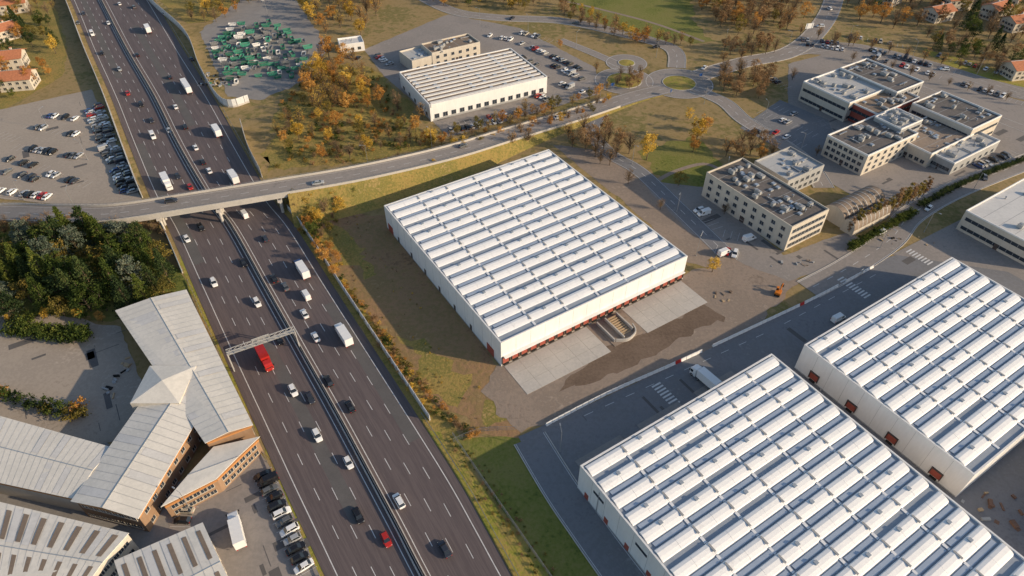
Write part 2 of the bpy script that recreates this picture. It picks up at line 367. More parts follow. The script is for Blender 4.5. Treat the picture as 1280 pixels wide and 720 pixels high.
# ---------------------------------------------------------------- overpass
ov=[(-60,272,0.3),(0,266,2.5),(70,268,5.5),(140,267,7),(240,252,7.6),(345,235,7.6),(450,217,7),(560,192,5),(640,168,3),(720,144,1.2),(790,121,.4),(835,110,.16)]
OP=smooth([G(u,v,z) for u,v,z in ov],8)
W=10.5
xl=G(183,262).x-1; xr=G(352,250).x+3
dk=MB(); em=MB(); N=normals(OP)
for i in range(len(OP)-1):
    a,b=OP[i],OP[i+1]; na,nb=N[i]*W/2,N[i+1]*W/2
    dk.face([a-na,b-nb,b+nb,a+na],0)
    if (a.x+b.x)/2>xl and (a.x+b.x)/2<xr:
        dz=Vector((0,0,-1.5))
        dk.face([a-na+dz,b-nb+dz,b-nb,a-na],1); dk.face([b+nb+dz,a+na+dz,a+na,b+nb],1); dk.face([a+na+dz,b+nb+dz,b-nb+dz,a-na+dz],1)
    else:
        for s in (-1,1):
            pa=a+na*s*1.0; pb=b+nb*s*1.0; qa=pa+N[i]*s*(a.z*1.5+.3); qb=pb+N[i+1]*s*(b.z*1.5+.3); qa.z=qb.z=0
            pa.z-=.02;pb.z-=.02
            em.face([pa,pb,qb,qa] if s>0 else [pb,pa,qa,qb],0)
for s in(-1,1):
    wall(dk,[p for p in OP if p.z>.6],.35,-.3,1.15,1,off=s*(W/2-.1))
    Q=resample([p+n*s*(W/2-.1) for p,n in zip(OP,N) if p.z>.6],2.5)
    for q in Q: dk.cbox((q.x,q.y,q.z+.8),.08,.08,.6,0,2)
    wall(dk,Q,.06,1.3,.08,2)
Rd=[p+Vector((0,0,.02)) for p in OP]
strip(mk,Rd,.15,0,0,W/2-1.2); strip(mk,Rd,.15,0,0,-W/2+1.2); dashes(mk,Rd,.15,0,3,4)
dirm=(G(345,235,7)-G(240,252,7)).normalized()
ang=math.atan2(dirm.y,dirm.x)
for px in ((198,262),(272,252),(348,240)):
    c=G(px[0],px[1],7); 
    for o in (-3.5,0,3.5):
        p=c+Vector((-dirm.y,dirm.x,0))*o; dk.cyl((p.x,p.y,0),(p.x,p.y,6.1),.55,.55,12,1)
    dk.cbox((c.x,c.y,5.2),1.6,9.5,.9,ang,1)
dk.obj('overpass_bridge',['asphalt_old','concrete','rail_steel']); em.obj('road_embankment',['dry_grass'])
# ---------------------------------------------------------------- buildings
def cen(Q): return sum((Vector((q[0],q[1],0)) for q in Q),Vector())/len(Q)
def rectAB(o,pa,pb,h,a=A,b=B):
    o=G(*o,h); La=(G(*pa,h)-o).dot(a); Lb=(G(*pb,h)-o).dot(b)
    o=Vector((o.x,o.y,0)); return [o,o+a*La,o+a*La+b*Lb,o+b*Lb]
def rect3(o,p,q,h):
    o=G(*o,h);p=G(*p,h);q=G(*q,h); a=(p-o); la=a.length; a.normalize(); b=Vector((-a.y,a.x,0)); lb=(q-o).dot(b)
    o.z=0; return [o,o+a*la,o+a*la+b*lb,o+b*lb]
def wallitem(mb,Q,side,s0,s1,z0,z1,out,m,frac_=True):
    p=Vector((Q[side][0],Q[side][1],0)); q=Vector((Q[(side+1)%len(Q)][0],Q[(side+1)%len(Q)][1],0))
    d=(q-p); L=d.length; d.normalize(); n=Vector((d.y,-d.x,0)); c=cen(Q)
    if n.dot(p-c)<0: n=-n
    if frac_: s0*=L; s1*=L
    mb.box(p+d*s0+UP*z0,d*(s1-s0),n*out,UP*(z1-z0),m)
def windows(mb,Q,side,rows,n,w,h,m_gl,m_fr,margin=1.0):
    p=Vector((Q[side][0],Q[side][1],0)); q=Vector((Q[(side+1)%len(Q)][0],Q[(side+1)%len(Q)][1],0)); L=(q-p).length
    pitch=(L-2*margin)/n
    for z in rows:
        for i in range(n):
            c=margin+pitch*(i+.5)
            wallitem(mb,Q,side,c-w/2,c+w/2,z,z+h,.05,m_gl,False)
            wallitem(mb,Q,side,c-w/2-.12,c+w/2+.12,z-.15,z-.01,.16,m_fr,False)
            wallitem(mb,Q,side,c-w/2-.1,c-w/2-.005,z,z+h,.11,m_fr,False)
            wallitem(mb,Q,side,c+w/2+.005,c+w/2+.1,z,z+h,.11,m_fr,False)
            wallitem(mb,Q,side,c-.03,c+.03,z,z+h,.09,m_fr,False)
def parapet(mb,Q,z,h,t,m):
    n=len(Q); c=cen(Q)
    for i in range(n):
        a=Vector((Q[i][0],Q[i][1],0));b=Vector((Q[(i+1)%n][0],Q[(i+1)%n][1],0)); d=(b-a).normalized(); nn=Vector((-d.y,d.x,0))
        if nn.dot(c-a)<0: nn=-nn
        mb.box(a+UP*z+d*(t+.003),d*((b-a).length-t-.006),nn*t,UP*(h+.003*i),m)
def roofkit(mb,Q,z,n,ms,rnd):
    """air handling units, vents, skylight domes, ducts"""
    o=Q[0];e1=Q[1]-Q[0];e2=Q[3]-Q[0]; ang=math.atan2(e1.y,e1.x)
    for i in range(n):
        p=o+e1*rnd.uniform(.1,.9)+e2*rnd.uniform(.15,.85); k=rnd.random(); z+=.0007
        if k<.35:
            lx,ly,lz=rnd.uniform(1.2,3.2),rnd.uniform(1.0,2.0),rnd.uniform(.8,1.5)
            mb.cbox((p.x,p.y,z+.2),lx,ly,lz,ang,ms[0]); mb.cyl((p.x,p.y,z+.2+lz),(p.x,p.y,z+.35+lz),.4,.4,10,ms[1])
            mb.cbox((p.x,p.y,z),lx*.8,ly*.8,.2,ang,ms[1])
        elif k<.6:
            mb.cbox((p.x,p.y,z),1.6,1.6,.35,ang,ms[0]); mb.cbox((p.x,p.y,z+.35),1.3,1.3,.18,ang,ms[2])
        elif k<.75:
            mb.cbox((p.x,p.y,z+.15),rnd.uniform(3,7),.45,.4,ang+rnd.choice([0,math.pi/2]),ms[1])
        else:
            mb.cyl((p.x,p.y,z),(p.x,p.y,z+1.0),.25,.25,8,ms[1]); mb.cyl((p.x,p.y,z+1.0),(p.x,p.y,z+1.2),.45,.1,8,ms[1])
def block(name,Q,h,wallm='cladding_cream',roofm='roof_dark',floors=2,wins=(0,1),nw=8,kit=6,par=.8,seed=1,ribbon=False,winw=1.6,parm=None):
    e=empty(name); rnd=random.Random(seed)
    w=MB(); w.prism(Q,0,h); w.obj('walls',[wallm],e)
    r=MB(); c=cen(Q); 
    r.face([Vector((q[0],q[1],h+.02)) for q in (Q if (Q[1]-Q[0]).cross(Q[2]-Q[1]).z>0 else Q[::-1])],0)
    e1=Q[1]-Q[0]; e2=Q[3]-Q[0]
    nl=max(2,int(e1.length/5))
    for i in range(1,nl):
        p=Q[0]+e1*(i/nl)+UP*(h+.03); d=e1.normalized()*.09; r.face([p-d+e2*.02,p+d+e2*.02,p+d+e2*.98,p-d+e2*.98],2)
    parapet(r,Q,h,par,.35,1); roofkit(r,Q,h+.04,kit,(2,3,4),rnd); r.obj('roof',[roofm,parm or wallm,'cladding_grey','steel','skylight_panel'],e)
    g=MB(); fh=(h-.6)/floors
    for s in wins:
        if ribbon:
            for k in range(floors):
                wallitem(g,Q,s,.04,.96,1.1+k*fh,2.4+k*fh,.06,0)
                L=(Vector(Q[s])-Vector(Q[(s+1)%4])).length; m=int(L/2.4)
                for i in range(m+1): wallitem(g,Q,s,.04+.92*i/m-.002,.04+.92*i/m+.002,1.1+k*fh,2.4+k*fh,.1,1)
        else: windows(g,Q,s,[1.1+k*fh for k in range(floors)],nw,winw,1.4,0,1)
    wallitem(g,Q,wins[0],.48,.53,.02,2.4,.12,2)
    g.obj('windows',['glass_dark','cladding_grey','door_dark'],e)
    return e
def gable(name,Q,h,rise,wallm,roofm,wins=(),nw=6,along=0,over=.4,ribs=0,sky=0,seed=1,winh=1.2,fascia=None):
    """Q[0]->Q[1] is the ridge direction"""
    e=empty(name); Q=[Vector((q[0],q[1],0)) for q in Q]; c=cen(Q); w=MB(); w.prism(Q,0,h,0)
    m1=(Q[0]+Q[3])/2; m2=(Q[1]+Q[2])/2
    for a,b,m in ((Q[0],Q[3],m1),(Q[1],Q[2],m2)): w.face([a+UP*h,b+UP*h,m+UP*(h+rise)],0)
    if fascia:
        for s in range(4): wallitem(w,Q,s,.001,.999,h-1.0,h-.35,.22,1)
    w.obj('walls',[wallm,fascia or wallm],e)
    r=MB(); d=(Q[1]-Q[0]).normalized(); x=(Q[3]-Q[0]).normalized(); T=Vector((0,0,.18))
    a0=m1-d*over+UP*(h+rise+.05); a1=m2+d*over+UP*(h+rise+.05)
    sl=rise/((Q[3]-Q[0]).length/2)
    rr=random.Random(seed)
    for (p,q,s) in ((Q[0],Q[1],-1),(Q[3],Q[2],1)):
        b0=p-d*over+x*s*over+UP*(h-sl*over+.05); b1=q+d*over+x*s*over+UP*(h-sl*over+.05)
        quad=[a0,a1,b1,b0]
        if (a1-a0).cross(b1-a0).z<0: quad=quad[::-1]
        r.face([v+T for v in quad],0); r.face([b0,b1,b1+T,b0+T],0); r.face([a0,b0,b0+T,a0+T],0); r.face([a1,b1,b1+T,a1+T],0)
        if ribs:
            L=(a1-a0).length; nn=int(L/ribs)
            for i in range(1,nn):
                u=a0.lerp(a1,i/nn)+T; v=b0.lerp(b1,i/nn)+T
                wd=d*.03; r.face([u-wd+UP*.06,u+wd+UP*.06,v+wd+UP*.06,v-wd+UP*.06],1)
            for _ in range(int(L/9)):
                t=rr.randrange(nn)/nn;u=a0.lerp(a1,t)+T;u2=a0.lerp(a1,t+1/nn)+T;v=b0.lerp(b1,t)+T;v2=b0.lerp(b1,t+1/nn)+T; zz=UP*(.03+_*.0015)
                r.face([k+zz for k in (u.lerp(v,.1),u2.lerp(v2,.1),u2.lerp(v2,.95),u.lerp(v,.95))],3)
        if sky:
            for i in range(sky):
                t0=(i+.35)/sky;t1=t0+.25/sky*1.2
                u0,u1=a0.lerp(a1,t0)+T,a0.lerp(a1,t1)+T; v0,v1=b0.lerp(b1,t0)+T,b0.lerp(b1,t1)+T
                q=[u0.lerp(v0,.15),u1.lerp(v1,.15),u1.lerp(v1,.85),u0.lerp(v0,.85)]
                r.face([k+UP*.08 for k in q],2)
    r.cyl(a0+T,a1+T,.12,.12,6,1)
    r.obj('roof',[roofm,'steel','roof_brown','roof_palegrey' if roofm!='terracotta' else 'terracotta'],e)
    g=MB()
    for s in wins: windows(g,Q,s,[1.0] if h<5 else [1.0,h-2.6],nw,1.4,winh,0,1)
    if wins: g.obj('windows',['glass_dark','cladding_cream'],e)
    return e
def ribroof(mb,O,La,Lb,z,pitch,hgt,cells,seed,a=A,b=B,sky=.5,skymode=0):
    """low asymmetric roof tiles with glazed strips between them, running along b"""
    rnd=random.Random(seed); nr=int(round((La-1.6)/pitch)); pitch=(La-1.6)/nr
    prof=[(0,0),(.01,.55),(.05,.86),(.20,1.0),(.40,.72),(.57,.28),(.62,0)]
    ab=math.atan2(b.y,b.x)
    for i in range(nr):
        s=.8+i*pitch; Lr=Lb-1.6
        P0=[O+a*(s+x*pitch)+b*.8+UP*(z+y*hgt) for x,y in prof]
        nseg=cells*2
        for c in range(nseg):
            jz=UP*rnd.uniform(-.012,.012)
            A0=[p+b*(Lr*c/nseg)+jz for p in P0]; A1=[p+b*(Lr*(c+1)/nseg-.05)+jz for p in P0]
            for k in range(len(prof)-1): mb.face([A0[k],A0[k+1],A1[k+1],A1[k]],0)
            mb.face(A0[::-1],0); mb.face(A1,0)
        Z1=[p+b*Lr for p in P0]
        t=0
        while t<cells:
            n=rnd.choice([1,1,2,3]); n=min(n,cells-t)
            if rnd.random()<sky:
                f0=(t+.08)/cells; f1=(t+n-.08)/cells
                x0,x1,zz=.69,.92,.10
                q=[O+a*(s+x0*pitch)+b*(.8+Lr*f0)+UP*(z+zz),O+a*(s+x1*pitch)+b*(.8+Lr*f0)+UP*(z+zz+.12),O+a*(s+x1*pitch)+b*(.8+Lr*f1)+UP*(z+zz+.12),O+a*(s+x0*pitch)+b*(.8+Lr*f1)+UP*(z+zz)]
                mb.face(q,2); mb.face([q[1],q[2],q[2]-UP*.2,q[1]-UP*.2],1)
            t+=n
        for c in range(cells):
            if rnd.random()<.5:
                p=P0[3].lerp(Z1[3],(c+.5)/cells); mb.cbox((p.x,p.y,p.z-.1),.9,.9,.35,ab,1)
        for c in range(1,cells):
            p=O+a*(s+.3*pitch)+b*(.8+Lr*c/cells)+UP*(z+hgt*.85); mb.cbox((p.x,p.y,p.z),.5,pitch*.42,.18,ab,4)
            p=O+a*(s+.80*pitch)+b*(.8+Lr*c/cells)+UP*(z+.02); mb.cbox((p.x,p.y,p.z),.7,pitch*.34,.16,ab,0)
def warehouse(name,O,La,Lb,h,pitch,cells,seed,front=True,docks=(),sky=.5,skymode=0,corr=True,hgt=.62):
    e=empty(name); Q=[O,O+A*La,O+A*La+B*Lb,O+B*Lb]
    w=MB(); w.prism(Q,0,h,0)
    for s in range(4):
        L=(Q[(s+1)%4]-Q[s]).length; k=int(L/5)
        for i in range(1,k): wallitem(w,Q,s,i/k*L-.03,i/k*L+.03,.4,h-.1,.02,1,False)
        wallitem(w,Q,s,.2,L-.2,0,.38,.06,1,False)
    w.obj('walls',['cladding_white','cladding_grey'],e)
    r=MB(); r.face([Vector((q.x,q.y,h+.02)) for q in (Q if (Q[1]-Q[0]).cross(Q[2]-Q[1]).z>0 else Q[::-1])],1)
    parapet(r,Q,h,.45,.45,3)
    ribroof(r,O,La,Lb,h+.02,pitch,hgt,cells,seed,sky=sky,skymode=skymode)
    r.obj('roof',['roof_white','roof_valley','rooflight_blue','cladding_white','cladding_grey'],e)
    g=MB()
    for side,n,w_,hh in docks:
        L=(Q[(side+1)%4]-Q[side]).length
        for i in range(n):
            c=L*(i+.5)/n
            wallitem(g,Q,side,c-w_/2,c+w_/2,1.0,hh,.08,0,False)
            wallitem(g,Q,side,c-w_/2-.25,c-w_/2-.02,.9,hh+.25,.3,1,False); wallitem(g,Q,side,c+w_/2+.02,c+w_/2+.25,.9,hh+.25,.3,1,False)
            wallitem(g,Q,side,c-w_/2-.25,c+w_/2+.25,hh+.26,hh+.5,.45,1,False)
            wallitem(g,Q,side,c-.9,c+.9,.3,.85,.4,2,False)
    if docks: g.obj('dock_doors',['dock_red','door_dark','rubber'],e)
    return e,Q
h=9.7
O=G(480,258,h); O.z=0
e,QW=warehouse('distribution_warehouse',O,80,72.4,h,5.3,6,3,docks=((1,22,2.3,3.4),),sky=.6)
g=MB(); wallitem(g,QW,1,.01,.99,3.95,4.15,1.2,0); wallitem(g,QW,1,.005,.995,.4,3.9,.03,1)
for t in (.02,.9): wallitem(g,QW,0,t,t+.05,.1,3.4,.1,2)
for i in range(6): wallitem(g,QW,0,.12+i*.13,.135+i*.13,.1,2.3,.08,3)
g.obj('loading_front',['cladding_white','brown_facade','dock_red','door_dark'],e)
def apron(s0,s1,dep,name='concrete_apron',z=.12,m='concrete'):
    p=QW[1].lerp(QW[2],s0);q=QW[1].lerp(QW[2],s1); mb=MB(); n=6; ln=(q-p).length; d=(q-p).normalized()
    for i in range(n):
        for j in range(3): mb.box(p+A*(.5+j*dep/3)+d*(i*ln/n),d*(ln/n-.05),A*(dep/3-.05),UP*(z+R.uniform(0,.006)),0)
    mb.obj(name,[m])
apron(.01,.43,12.5); apron(.63,.985,12.5)
zone('dirt_track',[(745,440),(800,415),(880,380),(905,395),(860,420),(760,470),(700,490)],'gravel_dark',.049,1.5)
O1=G(725,583,h);O1.z=0
e1,Q1=warehouse('logistics_warehouse',O1,96,67.2,h,4.9,6,5,docks=((3,3,2.6,3.4),),sky=.85,skymode=1,hgt=.7)
O2=G(1005,432,h);O2.z=0
e2,Q2=warehouse('logistics_warehouse',O2,50,72.5,h,4.9,6,8,docks=((0,4,2.6,3.2),(3,5,2.6,3.4)),sky=.85,skymode=1,hgt=.7)
g=MB()
for i in range(12): wallitem(g,Q1,0,.03+i*.08,.045+i*.08,.1,2.3,.08,1)
for i in range(6): wallitem(g,Q1,0,.06+i*.16,.10+i*.16,6.2,7.2,.06,0)
g.obj('side_doors',['glass_dark','dock_red'],e1)
mb=MB(); mb.box(O1+B*68.0-A*2,A*110,B*8.2,UP*.1,0); mb.obj('alley_ground',['soil_red'])
mb=MB()
for k in range(3): mb.box(O1+B*69.2+A*(2+k*34),A*31,B*.35,UP*1.1,0)
mb.obj('retaining_wall',['concrete'])
O3=O2+A*62+B*14
e3,Q3=warehouse('logistics_warehouse',O3,60,60,h-1,4.9,5,9,docks=((3,8,2.8,3.4),),sky=.7,skymode=1)
Q=rectAB((1207,264),(1300,322),(1285,222),8)
block('industrial_building',Q,8,'cladding_cream','roof_palegrey',2,(0,3),10,8,par=.5,seed=5,ribbon=True,parm='cladding_white')
Q=rectAB((883,217),(985,288),(935,203),10)
block('office_building',Q,10,'cladding_cream','roof_dark',3,(0,1),9,44,seed=2,par=.7)
Q=rectAB((943,203),(985,228),(990,186),7)
block('workshop_building',Q,7,'cladding_grey','roof_grey',2,(0,1),6,14,seed=3)
def hangar(o,pa,pb,h):
    Q=rectAB(o,pa,pb,h*.4); e=empty('barrel_roof_hangar'); w=MB(); r=MB()
    w.prism(Q,0,h*.4); a=(Q[1]-Q[0]);b=(Q[3]-Q[0]); n=12; arc=[]
    for i in range(n+1):
        t=math.pi*i/n; arc.append(((1-math.cos(t))/2,math.sin(t)*h*.6+h*.4))
    for i in range(n):
        P=[Q[0]+a*arc[i][0]+UP*arc[i][1],Q[0]+a*arc[i+1][0]+UP*arc[i+1][1]]
        r.face([P[0],P[1],P[1]+b,P[0]+b],0)
        for k in range(1,9):
            f=k/9; r.face([P[0]+b*(f-.006)+UP*.08,P[1]+b*(f-.006)+UP*.08,P[1]+b*(f+.006)+UP*.08,P[0]+b*(f+.006)+UP*.08],1)
    for off in (Vector(),b): w.face([Q[0]+off+a*x+UP*y for x,y in arc],0)
    w.obj('walls',['cladding_cream'],e); r.obj('roof',['roof_brown','roof_grey'],e)
hangar((1028,262),(1052,280),(1075,236),7); hangar((1052,280),(1066,290),(1092,254),6)
bp=[((1004,103),(1062,130),(1048,84),9,'cladding_cream','roof_grey',2),((1050,86),(1125,115),(1078,72),10,'cladding_grey','roof_dark',3),((1062,128),(1098,144),(1115,108),8,'dock_red','roof_brown',2),
((1034,170),(1085,196),(1092,142),9,'cladding_cream','roof_dark',3),((1093,147),(1128,162),(1118,135),10.5,'cladding_grey','roof_grey',3),((1110,168),(1160,196),(1175,150),6,'cladding_cream','gravel',1),
((1140,130),(1205,168),(1182,117),9,'cladding_cream','roof_dark',2),((1160,190),(1190,207),(1222,165),5,'cladding_grey','roof_grey',1)]
for i,(o,pa,pb,hh,wm,rm,fl) in enumerate(bp):
    block('office_building',rectAB(o,pa,pb,hh),hh,wm,rm,fl,(0,1,3),7,22,seed=20+i,ribbon=i%2==0,par=.7,parm='cladding_white')
# retail store with striped roof
hs=8
Q=rect3((537,132),(684,97),(490,93),hs)
o=empty('retail_store'); w=MB(); w.prism(Q,0,hs)
for s in range(4):
    wallitem(w,Q,s,.01,.99,hs-1.1,hs+.5,.25,0); wallitem(w,Q,s,.02,.98,.1,.9,.06,1)
w.obj('walls',['cladding_white','cladding_grey'],o)
r=MB(); r.face([q+UP*(hs+.02) for q in Q],2); parapet(r,Q,hs,.5,.3,1)
a=(Q[1]-Q[0]);b=(Q[3]-Q[0]); La,Lb=a.length,b.length;a.normalize();b.normalize()
nr=10; p=(Lb-2)/nr
for i in range(nr):
    s=1+i*p
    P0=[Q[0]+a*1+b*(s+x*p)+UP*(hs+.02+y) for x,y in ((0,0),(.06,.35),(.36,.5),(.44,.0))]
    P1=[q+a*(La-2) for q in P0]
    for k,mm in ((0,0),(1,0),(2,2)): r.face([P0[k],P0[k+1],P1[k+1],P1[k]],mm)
    r.face(P0,1); r.face(P1[::-1],1)
    for j in range(8):
        if R.random()<.4:
            q=Q[0]+a*(3+j*La/8.2)+b*(s+p*.75)+UP*(hs+.03); r.cbox((q.x,q.y,q.z),1.6,.8,.35,math.atan2(a.y,a.x),3)
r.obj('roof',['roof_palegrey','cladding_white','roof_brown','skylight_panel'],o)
g=MB(); windows(g,Q,0,[1.2],14,2.2,2.0,0,1); windows(g,Q,3,[1.2],5,2,1.6,0,1); g.obj('windows',['glass_dark','cladding_grey'],o)
block('store_annex',rect3((515,78),(575,62),(498,66),5.5),5.5,'cladding_cream','roof_grey',1,(0,1),6,14,seed=31)
block('store_annex',rect3((540,68),(600,54),(528,56),7),7,'cladding_cream','roof_brown',2,(0,1),6,16,seed=32)
block('kiosk_building',rect3((425,58),(455,54),(420,50),4),4,'cladding_white','roof_palegrey',1,(0,1),3,2,seed=33)
# left complex
def qd(pts,h): return [Vector((p.x,p.y,0)) for p in GP(pts,h)]
gable('industrial_hall',qd([(147,389),(258,552),(313,531),(232,364)],8),8,.8,'brown_facade','roof_cream',wins=(2,),nw=14,ribs=2.2,over=.5,seed=4,fascia='fascia_orange')
gable('industrial_hall',qd([(255,507),(172,645),(93,625),(190,488)],7.6),7.6,1.0,'brown_facade','roof_cream',wins=(0,1),nw=9,ribs=2.0,over=.6,seed=5,fascia='fascia_orange')
gable('industrial_hall',qd([(-60,505),(140,561),(92,622),(-80,585)],7),7,.9,'cladding_cream','roof_cream',wins=(1,),nw=6,ribs=1.8,seed=6,fascia='fascia_orange')
gable('industrial_hall',qd([(268,560),(322,548),(270,598),(205,632)],6),6,.3,'brown_facade','roof_cream',wins=(0,1,2),nw=6,fascia='fascia_orange')
gable('factory_building',qd([(-80,610),(160,668),(95,745),(-80,740)],7),7,.8,'cladding_cream','roof_cream',wins=(1,2),nw=9,ribs=1.8,sky=11,seed=7)
gable('factory_building',qd([(146,702),(252,656),(300,760),(190,830)],7),7,.8,'cladding_cream','roof_cream',wins=(0,1),nw=6,ribs=1.8,sky=6,seed=8)
c=G(205,480,9.0); mb=MB(); 
QQ=[c+Vector((x,y,0)) for x,y in ((-6.5,-6.5),(6.5,-6.5),(6.5,6.5),(-6.5,6.5))]
pe=empty('stair_tower'); mb.prism([(q.x,q.y) for q in QQ],0,9.0); mb.obj('walls',['cladding_cream'],pe); mb=MB()
for i in range(4): mb.face([QQ[i],QQ[(i+1)%4],c+UP*1.6],0)
mb.obj('roof',['roof_cream'],pe)
def house(px,L_,W_,h,ang,seed):
    c=G(*px); a=Vector((math.cos(ang),math.sin(ang),0)); b=Vector((-a.y,a.x,0))
    Q=[c-a*L_/2-b*W_/2,c+a*L_/2-b*W_/2,c+a*L_/2+b*W_/2,c-a*L_/2+b*W_/2]
    e=gable('tiled_roof_house',Q,h,2.2,'cladding_cream','terracotta',wins=(0,1,2,3),nw=4,over=.8,seed=seed)
    mb=MB(); p=c+a*L_*.2+b*W_*.2; mb.cbox((p.x,p.y,h),.9,.9,2.8,ang,0); mb.cbox((p.x,p.y,h+2.8),1.1,1.1,.2,ang,1); mb.obj('chimney',['cladding_cream','terracotta'],e)
for i,(px,l,w_,hh,an) in enumerate([((14,84),16,11,6.5,.3),((27,108),15,11,6,.2),((-12,110),14,10,6,.5),((-25,60),14,10,6,.3),((8,48),13,10,6,.9),((20,14),15,10,6,.4),((42,-8),14,10,6,.4),((1270,95),14,10,6,.2),((1190,10),16,11,7,.2),((1240,22),14,10,7,.5),((1150,-10),14,10,7,.5),((1215,-15),14,10,7,.2),((1275,-5),14,10,7,.2),((1258,8),15,10,7,.9),((1170,24),14,10,6,.4),((1268,36),15,10,6,.3),((1110,4),14,10,6,.7),((-60,90),14,10,6,.2)]): house(px,l,w_,hh,an,i)
# ---------------------------------------------------------------- vehicles
MC={}
def carmesh(kind,colr):
    k=(kind,colr)
    if k in MC: return MC[k]
    mb=MB()
    def loft(sec,m=0):
        rings=[]
        for x,hw_,z0,z1 in sec:
            zm=z0+(z1-z0)*.55
            rings.append([Vector(p) for p in ((x,-hw_*.9,z0),(x,hw_*.9,z0),(x,hw_,zm),(x,hw_*.9,z1),(x,-hw_*.9,z1),(x,-hw_,zm))])
        for r0,r1 in zip(rings,rings[1:]):
            for i in range(6):
                j=(i+1)%6; mb.face([r0[i],r0[j],r1[j],r1[i]],m)
        mb.face(rings[0][::-1],m); mb.face(rings[-1],m)
    def wheels(xs,y,r,w_):
        for x in xs:
            for s in (-1,1):
                mb.cyl((x,s*(y-w_),r),(x,s*y,r),r,r,12,2); mb.cyl((x,s*y,r),(x,s*(y+.01),r),r*.55,r*.5,8,3)
    if kind in('hatch','sedan','suv'):
        L_,Wd,Ht,zb={'hatch':(4.1,1.74,1.48,.95),'sedan':(4.6,1.8,1.43,.93),'suv':(4.55,1.86,1.68,1.08)}[kind]
        f=L_/2;hw_=Wd/2
        loft([(f,hw_*.72,.4,.62),(f-.15,hw_*.92,.27,.74),(f-.75,hw_*.99,.22,zb-.08),(f-1.15,hw_,.22,zb),(-f+.55,hw_,.22,zb+.04),(-f+.12,hw_*.95,.27,zb-(.02 if kind!='sedan' else .05)),(-f,hw_*.82,.42,zb-.2)])
        x0,x1=f-1.05,f-1.75; r0,r1=(-f+.12,-f+.6) if kind!='sedan' else (-f+.5,-f+1.25)
        b=[Vector(p) for p in ((x0,-hw_*.86,zb-.02),(x0,hw_*.86,zb-.02),(r0,hw_*.86,zb-.02),(r0,-hw_*.86,zb-.02))]
        t=[Vector(p) for p in ((x1,-hw_*.68,Ht-.05),(x1,hw_*.68,Ht-.05),(r1,hw_*.68,Ht-.05),(r1,-hw_*.68,Ht-.05))]
        for i in range(4): j=(i+1)%4; mb.face([b[i],b[j],t[j],t[i]],1)
        tt=[Vector((p.x*.97,p.y*.9,Ht)) for p in t]
        for i in range(4): j=(i+1)%4; mb.face([t[i],t[j],tt[j],tt[i]],0)
        mb.face(tt,0)
        for s in (-1,1):
            for xa,xb,wd in ((x0,x1,.1),(.0,-.05,.09),(r0,r1,.12)):
                p=Vector((xa,s*hw_*.87,zb-.02));q=Vector((xb,s*hw_*.69,Ht-.04)); d=Vector((wd,0,0)); o_=Vector((0,s*.012,.01))
                mb.face([p-d/2+o_,p+d/2+o_,q+d/2+o_,q-d/2+o_],0)
            mb.box(Vector((x0-.25,s*hw_*.9,zb)),Vector((.14,0,0)),Vector((0,s*.2,0)),Vector((0,0,.13)),0)
            mb.box(Vector((f-.17,s*hw_*.55,.58)),Vector((.1,0,0)),Vector((0,s*hw_*.3,0)),Vector((0,0,.13)),4)
            mb.box(Vector((-f+.0,s*hw_*.55,.62)),Vector((.1,0,0)),Vector((0,s*hw_*.33,0)),Vector((0,0,.18)),5)
        wheels((f-.8,-f+.8),hw_-.02,.33,.22)
    elif kind=='van':
        loft([(2.6,.7,.45,.75),(2.45,.92,.3,1.0),(1.75,.98,.25,1.25),(1.6,1.0,.25,1.35),(-2.55,1.0,.25,1.35),(-2.65,.95,.35,1.3)])
        loft([(1.75,.9,1.3,1.36),(1.15,.88,1.3,2.2),(.9,.9,1.3,2.35),(-2.5,.92,1.3,2.4),(-2.62,.88,1.3,2.3)])
        mb.face([(1.78,-.78,1.36),(1.78,.78,1.36),(1.2,.72,2.18),(1.2,-.72,2.18)],1)
        for s in (-1,1):
            mb.face([(1.3,s*.985,1.4),(.3,s*.985,1.4),(.35,s*.93,2.0),(1.05,s*.93,2.0)],1)
            mb.box(Vector((2.4,s*.5,.75)),Vector((.14,0,0)),Vector((0,s*.28,0)),Vector((0,0,.18)),4)
            mb.box(Vector((-2.7,s*.75,.9)),Vector((.08,0,0)),Vector((0,s*.18,0)),Vector((0,0,.4)),5)
        wheels((1.7,-1.7),.97,.36,.24)
    else:
        Lt={'semi':12.0,'lorry':6.8}[kind]; f=(Lt+3)/2; 
        loft([(f,1.05,.5,1.5),(f-.1,1.22,.35,2.7),(f-.6,1.24,.35,3.1),(f-2.0,1.24,.35,3.35),(f-2.2,1.2,.5,3.3)],0)
        mb.face([(f+.01,-1.0,1.65),(f+.01,1.0,1.65),(f-.15,1.0,2.6),(f-.15,-1.0,2.6)],1)
        for s in (-1,1):
            mb.face([(f-.3,s*1.255,1.7),(f-1.2,s*1.255,1.7),(f-1.2,s*1.2,2.6),(f-.4,s*1.2,2.6)],1)
            mb.box(Vector((f-.05,s*.7,.7)),Vector((.08,0,0)),Vector((0,s*.3,0)),Vector((0,0,.2)),4)
            mb.box(Vector((f-.2,s*1.25,1.9)),Vector((.15,0,0)),Vector((0,s*.3,0)),Vector((0,0,.7)),2)
        xb=f-2.6
        mb.box(Vector((xb-Lt+.0,-1.27,1.15)),Vector((Lt,0,0)),Vector((0,2.54,0)),Vector((0,0,2.8)),6)
        for i in range(int(Lt/1.6)): 
            for s in(-1,1): mb.box(Vector((xb-.4-i*1.6,s*1.27,1.15)),Vector((.08,0,0)),Vector((0,s*.03,0)),Vector((0,0,2.8)),6)
            mb.box(Vector((xb-.4-i*1.6,-1.27,3.95)),Vector((.06,0,0)),Vector((0,2.54,0)),Vector((0,0,.02)),6)
